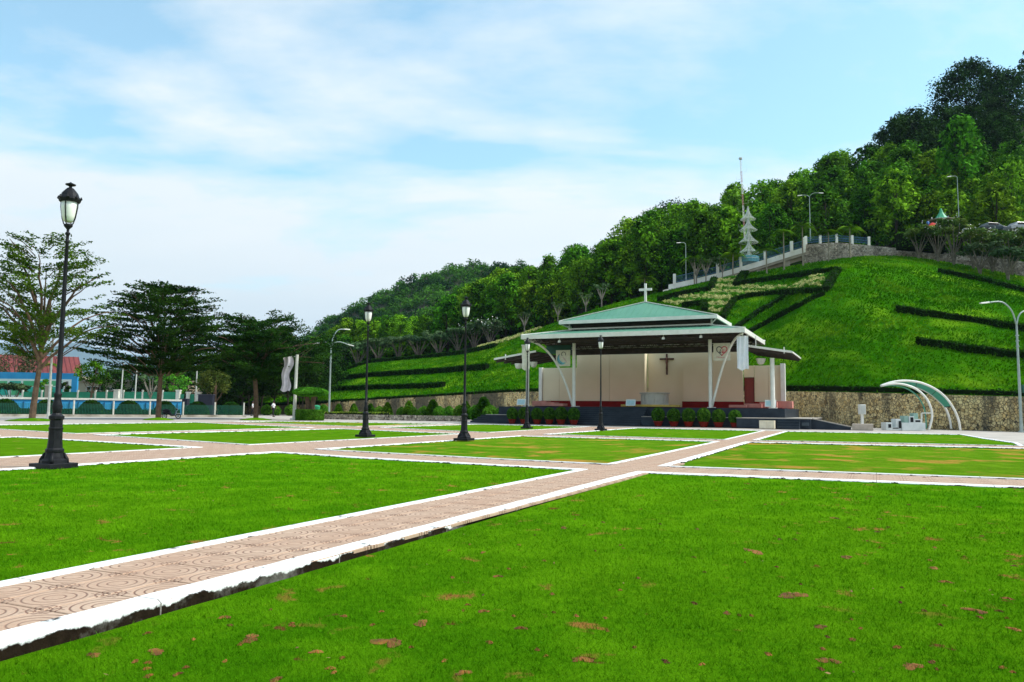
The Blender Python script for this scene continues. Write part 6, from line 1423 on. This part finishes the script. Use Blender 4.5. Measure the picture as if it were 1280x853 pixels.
for x0, x1, ya, yb in ((108, 131, 484, 487.5), (135, 146, 485, 488), (162, 178, 485.5, 489), (182, 193, 486, 490), (203, 214, 485, 489)):
    A, C = BP(x0, yb), BP(x1, ya); f = pb_('window', mat('window glass dark', (.01, .013, .02), .2), lambda b: b.box(A.x, C.x, -.02, -.004, A.z, C.z), be); pb_('window_frame', m_postw, lambda b: (b.box(A.x - .1, C.x + .1, -.08, -.003, C.z, C.z + .1), b.box(A.x - .1, C.x + .1, -.08, -.003, A.z - .1, A.z), [b.box(A.x + (C.x - A.x) * q / 4 - .04, A.x + (C.x - A.x) * q / 4 + .04, -.06, -.021, A.z + .002, C.z - .002) for q in range(5)]), f)
# flagpoles
for x, yt, lb in ((150.5, 454, 'taller white flagpole left, in front of the low beige building'), (168, 456.5, 'shorter white flagpole, right of the other one')):
    p = atD(x, 503, 103); r = empty('flagpole', (p.x, p.y, 0)); tag(r, lb, 'flagpole'); h = atD(x, yt, 103).z; b = MB(); b.tube([(0, 0, 0), (.06, 0, h * .5), (.12, 0, h)], [.11, .09, .07], 8); b.lathe([(.06, h), (.1, h + .06), (.05, h + .12)], 8, (.12, 0, 0)); b.build('pole', m_pale, r); b = MB(); b.box(-.25, .25, -.25, .25, 0, .3); b.build('footing', m_concd, r)

# ---- banner post, topiary, bin, bushes
p = atZ(367.5, 525, 0); r = empty('banner_post', p); D_ = p.y; h = atD(367.5, 443.5, D_).z; tag(r, 'thick white post with a short arm carrying a cloth banner by the topiary tree', 'post')
b = MB(); b.tube([(0, 0, 0), (.04, 0, h / 2), (.1, 0, h)], [.17, .15, .14], 10); b.lathe([(.4, 0), (.4, .12), (.2, .16)], 12); b.build('pole', m_postw, r); b = MB(); b.tube([(.1, 0, h - .18), (-.9, 0, h - .22)], .035, 6); b.build('arm', m_pale, r)
q = atD(360, 447, D_); cloth('cloth_banner', .9, 3.25, 1.5, 'crumpled pinkish white cloth banner hanging from the thick white post', (q.x, q.y, q.z), 0, m_cloth3, twist=1, amp=.12, side=-.25)
p = atZ(387, 525.5, 0); D_ = p.y; k_ = px(D_); tp_ = empty('topiary_tree', p); tag(tp_, 'flat disc topiary tree on thick twin trunks', 'tree')
b = MB()
for s in (-1, 1): b.tube([(s * .28, .2, .3), (s * .2, .1, 1.4), (s * .35, 0, 2.3), (s * .6, 0, 2.8)], [.28, .22, .24, .15], 8)
b.build('trunk', m_bark, tp_)
a = rng.normal(size=(9000, 3)); a /= np.linalg.norm(a, axis=1, keepdims=True); Q_ = a * np.array([1.62, 1.62, .42]) * rng.uniform(.9, 1.04, (9000, 1)) + np.array([0, 0, atD(387, 490.3, D_).z]); quads_mesh('disc_crown', leaves(Q_, .08), l_bush, tp_)
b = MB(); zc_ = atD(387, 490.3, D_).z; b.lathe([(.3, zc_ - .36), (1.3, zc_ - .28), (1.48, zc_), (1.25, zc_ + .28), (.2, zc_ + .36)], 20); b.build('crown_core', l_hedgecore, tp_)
rh = empty('round_hedge_bed', p); tag(rh, 'low round clipped hedge drum around the foot of the topiary tree', 'hedge'); b = MB(); b.lathe([(1.15, 0), (1.28, .5), (1.22, .9), (.9, .94)], 24); b.build('clipped_mass', l_hedgecore, rh)
tt = rng.uniform(0, 6.28, 6500); zz_ = rng.uniform(0, 1.0, 6500); rr = np.where(rng.random(6500) < .35, rng.uniform(.3, 1.3, 6500), 1.3); zz_ = np.where(rr < 1.29, .97, zz_ * .97); Q_ = np.stack([rr * np.cos(tt), rr * np.sin(tt), zz_], 1); quads_mesh('foliage', leaves(Q_, .07), l_bush, rh)
p = atZ(379, 523, 0); r = empty('litter_bin', (p.x, p.y + 6, 0)); tag(r, 'green litter bin standing behind the round hedge drum', 'litter bin'); b = MB(); b.lathe([(.3, 0), (.38, .9), (.4, .95)], 14, (0, 0, .3)); b.build('bin_body', mat('green plastic', (.01, .25, .10), .45), r); b = MB(); b.lathe([(.42, 1.26), (.4, 1.4), (.15, 1.5)], 14); b.build('lid', mat('green plastic lid', (.02, .32, .14), .45), r); b = MB(); b.box(-.25, .25, -.25, .25, 0, .3); b.build('stand', m_concd, r)
def bush(nm, shape, n=1500):
    r = empty(nm); z = rng.uniform(0, 1, n); t = rng.uniform(0, 6.28, n)
    rad = {'cone': .62 * (1 - z) ** .7 * (.35 + z) ** .15 + .04, 'round': .62 * np.sqrt(np.clip(1 - (2 * z - .9) ** 2, .02, 1)), 'loose': .6 * np.sqrt(np.clip(1 - (2 * z - .9) ** 2, .05, 1)) * rng.uniform(.6, 1.25, n)}[shape]
    Q_ = np.stack([rad * np.cos(t), rad * np.sin(t), z * 1.6 + .05], 1) + rng.normal(0, .03, (n, 3)); quads_mesh('foliage', leaves(Q_, .085), l_bush if shape != 'cone' else l_forest, r)
    b = MB(); b.lathe([(.4, .05), (.45, .6), (.25, 1.1), (.03, 1.4)], 10); b.build('stem', l_hedgecore, r); return r
BU = {s: bush('garden_bush', s) for s in ('cone', 'round', 'loose')}; ub = set()
bl = [(333, 506, 'round', 1.1), (346, 508, 'loose', .8), (363, 506, 'round', 1.1), (404, 506, 'loose', 1.0), (423, 505, 'cone', 1.0), (442, 505, 'cone', 1.0), (463, 505, 'cone', 1.0), (474, 508, 'round', .9), (484, 503.5, 'cone', 1.05), (502, 509, 'round', .9), (511, 501.5, 'cone', 1.1), (516.5, 509, 'loose', .85), (530, 508, 'round', 1.0), (541, 500, 'cone', 1.2), (549, 508, 'loose', .9), (561, 508, 'loose', .9), (574, 507, 'round', .9), (582, 502, 'cone', 1.1), (594, 507, 'loose', .95), (604.5, 497, 'cone', 1.35), (613, 507, 'loose', 1.1), (626, 509, 'round', .9)]
ORD = ['first', 'second', 'third', 'fourth', 'fifth', 'sixth', 'seventh', 'eighth', 'ninth']
for i, (x, yt, sh_, w_) in enumerate(bl):
    D_ = ip(x, [(330, 116), (400, 105), (500, 92), (626, 80)]); p = atD(x, 518, D_); h = atD(x, yt, D_).z / 1.65; o = BU[sh_] if sh_ not in ub else copy_tree(BU[sh_]); ub.add(sh_)
    o.location = (p.x, p.y, 0); o.scale = (w_ * 1.15 * h ** .5, w_ * 1.15 * h ** .5, h); o.rotation_euler = (0, 0, i)
    tag(o, ORD[sum(1 for q in bl[:i] if q[2] == sh_)] + ' %s garden bush from the left at the foot of the stone wall' % ({'cone': 'pointed', 'round': 'rounded', 'loose': 'loose leafy'}[sh_]), 'bush', 'garden bushes along the foot of the stone wall')
lw = []
for x in range(400, 585, 12): D_ = ip(x, [(400, 84), (584, 76)]); p = atD(x, 520, D_); lw.append((Vector((p.x, p.y, -.02)), atD(x, 517.6, D_).z if 0 else .52))
cobbled('low_cobble_wall', lw, .55, .35, m_stone2, 'low wall of pale cobbles between the topiary tree and the stage', cell=.22, seed=9)
hedge('low_hedge', [Vector((a.x, a.y + .7, .25)) for a, _ in lw[:8]], .5, .48, 'low yellow green hedge on top of the cobble wall right of the topiary tree', lm=leaf('lime hedge leaf', (.16, .26, .02), (.26, .34, .04), 2), dens=120, ls=.06)

# ---- people by the shade tree
m_skin = mat('brown skin', (.20, .10, .06), .6); m_shirt = mat('white shirt', (.80, .80, .80), .8, (.72, .72, .74), 6); m_trous = mat('dark trousers', (.012, .012, .018), .8); m_hair = mat('black hair', (.01, .008, .008), .6)
def skin_obj(nm, verts, edges, rad, m, parent, sub=1):
    me = bpy.data.meshes.new(nm); me.from_pydata(verts, edges, []); me.materials.append(m); o = bpy.data.objects.new(nm, me); col.objects.link(o); o.parent = parent
    md = o.modifiers.new('skin', 'SKIN'); md.use_smooth_shade = True
    for i, r in enumerate(rad): me.skin_vertices[0].data[i].radius = (r, r * .8)
    me.skin_vertices[0].data[0].use_root = True
    s = o.modifiers.new('sub', 'SUBSURF'); s.levels = sub; s.render_levels = sub; return o
def person(loc, rz, label, step=.16, shirt=m_shirt, trous=m_trous, sc=1.0, arm=.1):
    r = empty('person', loc, rz); r.scale = (sc,) * 3; tag(r, label, 'person')
    V = [(0, 0, .93), (0, 0, 1.15), (0, .01, 1.38), (0, 0, 1.50), (0, -.01, 1.60), (0, -.015, 1.70),                              # pelvis, waist, chest, neck, head, crown
         (-.1, 0, .88), (-.11, -step * .6, .5), (-.11, -step, .09), (-.11, -step - .16, .04), (.1, 0, .88), (.11, step * .5, .5), (.11, step * 1.15, .1), (.11, step, .04),
         (-.19, 0, 1.40), (-.25, arm, 1.14), (-.25, -.02 + arm, .90), (-.25, -.04 + arm, .80), (.19, 0, 1.40), (.25, -arm, 1.14), (.25, -.10 - arm, .92), (.25, -.14 - arm, .83)]
    E = [(0, 1), (1, 2), (2, 3), (3, 4), (4, 5), (0, 6), (6, 7), (7, 8), (8, 9), (0, 10), (10, 11), (11, 12), (12, 13), (2, 14), (14, 15), (15, 16), (16, 17), (2, 18), (18, 19), (19, 20), (20, 21)]
    Rr = [.13, .12, .13, .05, .09, .07, .08, .06, .042, .035, .08, .06, .042, .035, .055, .042, .032, .03, .055, .042, .032, .03]
    skin_obj('body', V, E, Rr, m_skin, r)
    skin_obj('shirt', [(0, 0, .90), (0, 0, 1.18), (0, .01, 1.38), (-.19, 0, 1.40), (-.25, arm, 1.15), (.19, 0, 1.40), (.25, -arm, 1.15), (0, 0, 1.46)], [(0, 1), (1, 2), (2, 3), (3, 4), (2, 5), (5, 6), (2, 7)], [.16, .145, .155, .075, .062, .075, .062, .075], shirt, r)
    skin_obj('trousers', [(0, 0, .88), (-.1, 0, .86), (-.11, -step * .6, .5), (-.11, -step, .12), (.1, 0, .86), (.11, step * .5, .5), (.11, step * 1.15, .13)], [(0, 1), (1, 2), (2, 3), (0, 4), (4, 5), (5, 6)], [.15, .1, .08, .065, .1, .08, .065], trous, r)
    b = MB(); b.lathe([(.085, 1.62), (.105, 1.68), (.09, 1.76), (.03, 1.80)], 12, (0, .01, 0)); b.build('hair', m_hair, r, smooth=True)
    for s in (-1, 1): b = MB(); b.box(s * .11 - .045, s * .11 + .045, -.2 - step * (s < 0) + step * (s > 0), .06 - step * (s < 0) + step * (s > 0), 0, .08); b.build('shoe', m_hair, r, bevel=.02)
    return r
p = atD(315.5, 518, 104); person((p.x, p.y, 0.0), R(115), 'person in white shirt and black trousers left of the shade tree trunk', sc=1.12)
p = atD(341.5, 520, 98); person((p.x, p.y, 0), R(80), 'person in white shirt and black trousers right of the shade tree trunk', sc=1.14, step=.08)
# scooter
p = atZ(214, 523.5, 0); sc_ = empty('motor_scooter', p, R(12)); tag(sc_, 'dark motor scooter with pale blue leg shield parked right of the dark layered tree trunk', 'scooter')
for s, x in ((0, -.62), (1, .62)):
    w_ = MB(); P_ = [(x + .22 * math.cos(t), 0, .25 + .22 * math.sin(t)) for t in np.linspace(0, 2 * math.pi, 17)]; w_.tube(P_, .05, 6, cap=False); wh = w_.build('wheel', m_hair, sc_); b = MB(); b.tube([(x, -.04, .25), (x, .04, .25)], .13, 10); b.build('hub', m_galv, wh)
b = MB(); b.tube([(-.85, 0, .62), (-.5, 0, .66), (-.2, 0, .55), (0, 0, .34), (.3, 0, .34), (.45, 0, .7), (.42, 0, .95)], [.08, .17, .16, .11, .09, .09, .06], 8); b.build('body_shell', mat('black plastic', (.015, .015, .02), .35), sc_, smooth=True)
b = MB(); b.tube([(-.8, 0, .78), (-.45, 0, .80), (-.12, 0, .74)], [.09, .14, .08], 8); b.build('saddle', m_hair, sc_, smooth=True)
b = MB(); b.hexa([(.34, -.2, .32), (.4, -.2, .32), (.4, .2, .32), (.34, .2, .32)], [(.48, -.22, .82), (.54, -.18, .82), (.54, .18, .82), (.48, .22, .82)]); b.build('leg_shield', mat('pale blue plastic', (.42, .58, .64), .4), sc_, bevel=.03)
b = MB(); b.tube([(.36, -.3, 1.02), (.44, 0, .98), (.36, .3, 1.02)], .02, 6); b.tube([(.5, 0, .9), (.56, 0, .9)], .08, 8); b.build('handlebar', m_galv, sc_); b = MB(); b.box(.42, .84, -.08, .08, .47, .52); b.build('mudguard', m_wht, sc_, bevel=.02)
# on the hill road
D_ = 115; p = atD(1160.5, 289, D_); person((p.x, p.y, p.z), R(30), 'person in a blue top near the kiosk up on the hill', shirt=mat('blue top', (.08, .22, .55), .8), step=.05)
p = atD(1166, 290, D_); um = empty('parasol', p); tag(um, 'small red and yellow parasol up by the kiosk', 'parasol'); k_ = px(D_)
b = MB(); b.lathe([(.75, 7.5 * k_), (.45, 10 * k_), (.05, 12 * k_)], 10); b.build('canopy', mat('red fabric', (.55, .03, .02), .8), um); b = MB(); b.lathe([(.78, 5.6 * k_), (.77, 7.4 * k_)], 10); b.build('valance', mat('yellow fabric', (.75, .42, .05), .8), um); b = MB(); b.tube([(0, 0, -.3), (0, 0, 11.5 * k_)], .03, 6); b.build('pole', m_pale, um)
def car(x, y, D, rz, m, label):
    p = atD(x, y, D); r = empty('parked_car', p, rz); tag(r, label, 'car')
    b = MB(); prof_ = [(-2.1, .35), (-2.15, .8), (-1.6, .95), (-1.1, 1.42), (.5, 1.42), (1.2, .95), (2.0, .85), (2.15, .4)]; n = len(prof_)
    b.add([(x_, -.85 + (.12 if z > 1 else 0), z) for x_, z in prof_] + [(x_, .85 - (.12 if z > 1 else 0), z) for x_, z in prof_], [tuple(range(n)), tuple(range(2 * n - 1, n - 1, -1))] + [(i, n + i, n + (i + 1) % n, (i + 1) % n) for i in range(n)]); b.build('body', m, r, bevel=.06)
    for x_ in (-1.3, 1.3):
        for s in (-1, 1): b = MB(); b.tube([(x_, s * .8, .33), (x_, s * .92, .33)], .32, 12); b.build('wheel', m_hair, r)
    b = MB(); b.box(-1.0, .45, -.87, -.74, 1.0, 1.33); b.box(-1.0, .45, .74, .87, 1.0, 1.33); b.build('side_window', mat('car glass', (.01, .012, .015), .1), r)
    return r
car(1276, 291, 112, .1, mat('silver car paint', (.32, .34, .36), .3, metal=.3), 'silver car at the right edge up on the hill road')
car(1240, 291.5, 114, .1, mat('dark car paint', (.03, .05, .06), .3), 'dark car half hidden by the blossoming shrubs on the hill road')
# blossoming shrubs at the top right
for i, (x, yt, D, s, lb) in enumerate(((1148, 287, 110, 1.0, 'leafy shrub at the left end of the blossoming shrubs'), (1172, 279, 108.5, 1.15, 'shrub with many white blossoms below the kiosk'), (1192, 280, 107, 1.2, 'white blossoming shrub right of the kiosk'), (1216, 285, 105.5, 1.2, 'yellow green shrub in the middle of the blossoming shrubs'), (1240, 288, 104, 1.25, 'blossoming shrub above the second pale trunk'), (1264, 288, 102.5, 1.3, 'blossoming shrub by the cars'), (1290, 288, 101, 1.3, 'blossoming shrub cut by the right picture edge'))):
    p = atD(x, 320, D); t = p.x / p.y; zg = hill_z(t, min(D, prof(t)[2])) - .1; h = atD(x, yt, D).z - zg
    r = frangi(i, h=h, wd=4.4 * s, flowers=70 if i != 0 else 10, lm=leaf('mixed leaf', (.05, .12, .02), (.14, .20, .04), .5)); r.name = 'flowering_shrub'; r.location = (p.x, p.y, zg); tag(r, lb, 'shrub')
for i, (x, yb, lb) in enumerate(((1225, 343, 'low frangipani with forked pale trunk on the lawn at upper right'), (1260, 351, 'low frangipani with spreading pale trunk nearer the right edge'))):
    P_, t, D = hit(x, yb); place(FR[i], P_, sc=(1.0, 1.0, .95), label=lb)
hedge('box_hedge', [atD(1122, 309, 112), atD(1145, 311, 111.5), atD(1180, 314, 110.5)], 1.6, 2.0, 'bright box hedge behind the top of the rubble wall left of the blossoming shrubs', lm=l_bush, ls=.12)

# ------------------------------------------------------------------ air
hz = bpy.data.materials.new('haze'); hz.use_nodes = True; t = hz.node_tree; t.nodes.clear()
pv = t.nodes.new('ShaderNodeVolumePrincipled'); pv.inputs['Color'].default_value = (.55, .78, 1, 1); pv.inputs['Density'].default_value = 0.00006; pv.inputs['Anisotropy'].default_value = 0.2
oo = t.nodes.new('ShaderNodeOutputMaterial'); t.links.new(pv.outputs[0], oo.inputs['Volume'])
b = MB(); b.box(-16000, 16000, -400, 19000, -1.5, 1500); o = b.build('haze', hz); tag(o, kind='stuff'); tag(o, 'thin pale air over the whole place', 'haze')
